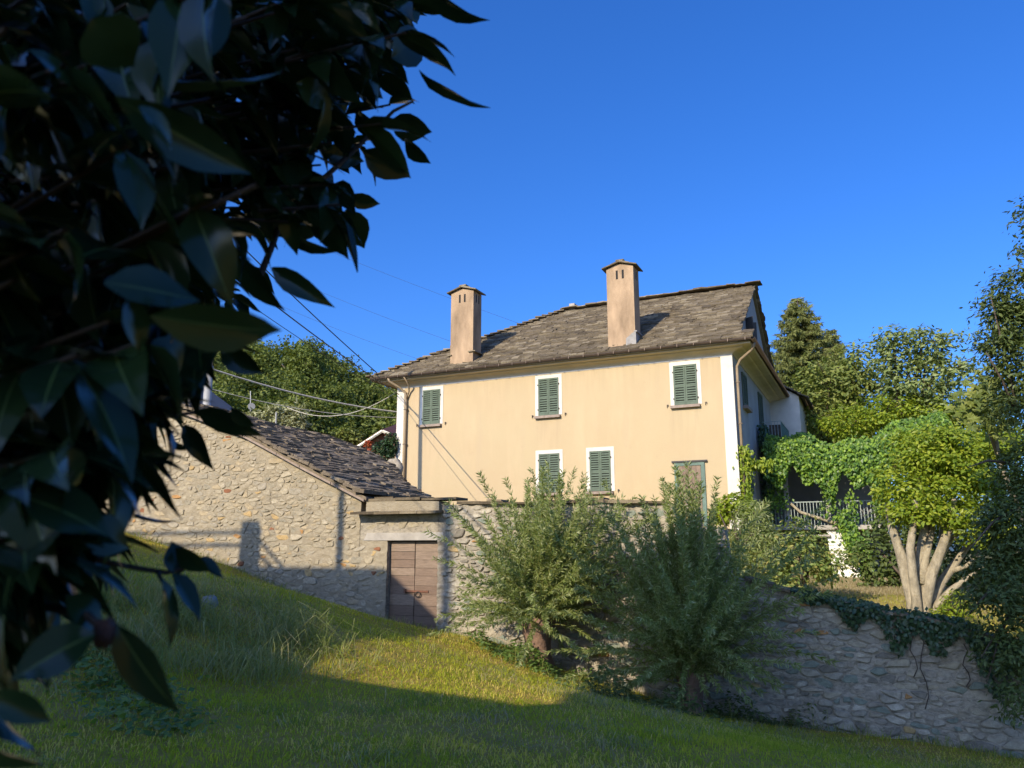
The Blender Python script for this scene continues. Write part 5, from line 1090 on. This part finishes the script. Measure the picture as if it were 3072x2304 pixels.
for i, (a, M, me) in enumerate(LE):
    if i < 300: inst('leaf', me, M, cam_t)
    else:
        A = np.array([v.co for v in me.vertices]); B = A @ np.array(M.to_3x3()).T + np.array(M.translation); rv = random.random()
        for p in me.polygons: F.append([q + nb for q in p.vertices]); R.append(rv)
        V += list(B); nb += len(B)
o = mk('leaves', V, F, 'leaf_camellia', cam_t, R, True); o['kind'] = 'stuff'
c = atD(228, 1368, .62); rb = rock('bud', c, (.0075, .0075, .0095), 'bud_brown', cam_t, 9, 8)
# dark stone in the bank grass
c = onG(452, 1312); tag(rock('stone', c + np.array([0, 0, .07]), (.13, .12, .10), 'patch_render', None, 4, 8), 'small dark stone half hidden in the tall bank grass', 'stone')
# ================================================================== UNSEEN SHADOW CASTERS SET BEHIND THE CAMERA TO SHADE THE MEADOW
VC = -36.0
def cast(u, v, z): return (u - (v - VC)*TD, z + (v - VC)*TE)
lt = [cast(-17, -12, 1.15), cast(-6.45, -12, 1.12), cast(-4.22, -13.02, -.18), cast(-3.22, -16.45, .08), cast(-2.46, -19.75, 0)]
ter = thing('caster_terrace', G(lt[1][0] - 6, VC - 1, 0), 'unseen shade-casting terrace with rails, added on posts behind the viewer', 'shadow caster')  # unseen caster, outline shaped so its shade falls on barn and lawn
zb = -4
m = MB(); m.prism([(lt[0][0], 5.2), (lt[4][0] + 1.0, 5.2), (lt[4][0] + 1.0, lt[4][1]), lt[4], lt[3], lt[2], lt[1], lt[0]], VC, VC - .5, 'v'); m.build('wall', 'whitewash', ter)  # added caster body, white so it bounces light back
for f in (.06, .5, .94):
    m = MB(); u_ = lt[0][0]*(1 - f) + lt[4][0]*f; m.box(u_ - .2, u_ + .2, VC - .45, VC - .05, zb, 5.2); m.build('post', 'whitewash', ter)  # posts added so skylight comes in under the caster
a, b = cast(-11.05, -12, 2.3), cast(-10.45, -12, 1.0); m = MB(); m.box(a[0], b[0], VC - .5, VC, b[1], a[1]); m.build('pillar', 'whitewash', ter)
for z in (2.10, 1.77):
    a, b = cast(-17, -12, z), cast(-11.0, -12, z); m = MB(); m.tube([G(a[0], VC - .2, a[1]), G(b[0], VC - .2, b[1])], .05, 6); m.build('rail', 'dark_iron', ter)
for p0, p1 in (((-10.45, 1.90), (-9.2, .9)), ((-10.45, 1.55), (-9.5, .9))):
    a, b = cast(p0[0], -12, p0[1]), cast(p1[0], -12, p1[1]); m = MB(); m.tube([G(a[0], VC - .2, a[1]), G(b[0], VC - .2, b[1])], .05, 6); m.build('rail', 'dark_iron', ter)
a = cast(-7.94, -12, 1.0); pole('utility_pole', G(a[0], VC - .6, 2), G(a[0], VC - .6, a[1] + 6), .115, 'metal pole behind the viewer')
a = (-4.78 - (50)*TD, 0, 0); pole('utility_pole', G(-4.78 - 46*TD, -58, -2), G(-4.78 - 46*TD, -58, 34), .19, 'taller metal pole far behind the viewer')
rt2 = [cast(-.50, -12, -.38), cast(-.35, -12, 1.25), cast(2, -12, 1.45), cast(5.6, -12, 1.6), cast(6.0, -12, 3.6), cast(10, -12, 3.6)]
nb_ = thing('caster_wall', G(rt2[2][0] + 6, VC - 1, 0), 'unseen shade-casting wall added on posts behind the viewer', 'house')  # added and unseen: blocks the sun from willow, wall and right-hand tree
m = MB(); m.prism([(cast(.55, -17.82, -.37)[0], 3.6), (rt2[5][0], 3.6), rt2[5], rt2[4], rt2[3], rt2[2], rt2[1], rt2[0], cast(-.35, -13.18, -1.06), cast(.55, -17.82, -.37)], VC - .1, VC - .6, 'v'); m.build('wall', 'whitewash', nb_)
for f in (.04, .5, .96):
    m = MB(); u_ = rt2[0][0]*(1 - f) + rt2[5][0]*f; m.box(u_ - .2, u_ + .2, VC - .55, VC - .15, zb, 3.6); m.build('post', 'whitewash', nb_)  # added posts, open below to let light through
a = cast(-1.3, -16, -.3)
q = MB(); q.box(lt[4][0] - .5, cast(.55, -17.82, -.37)[0] + .3, VC - .9, VC - .6, 4.0, cast(-1.3, -18.6, -.1)[1]); tag(q.build('caster_link', 'whitewash'), 'unseen link wall added between the two shadow casters behind the viewer', 'wall')  # added and unseen: bounds the sunlit patch on the lawn
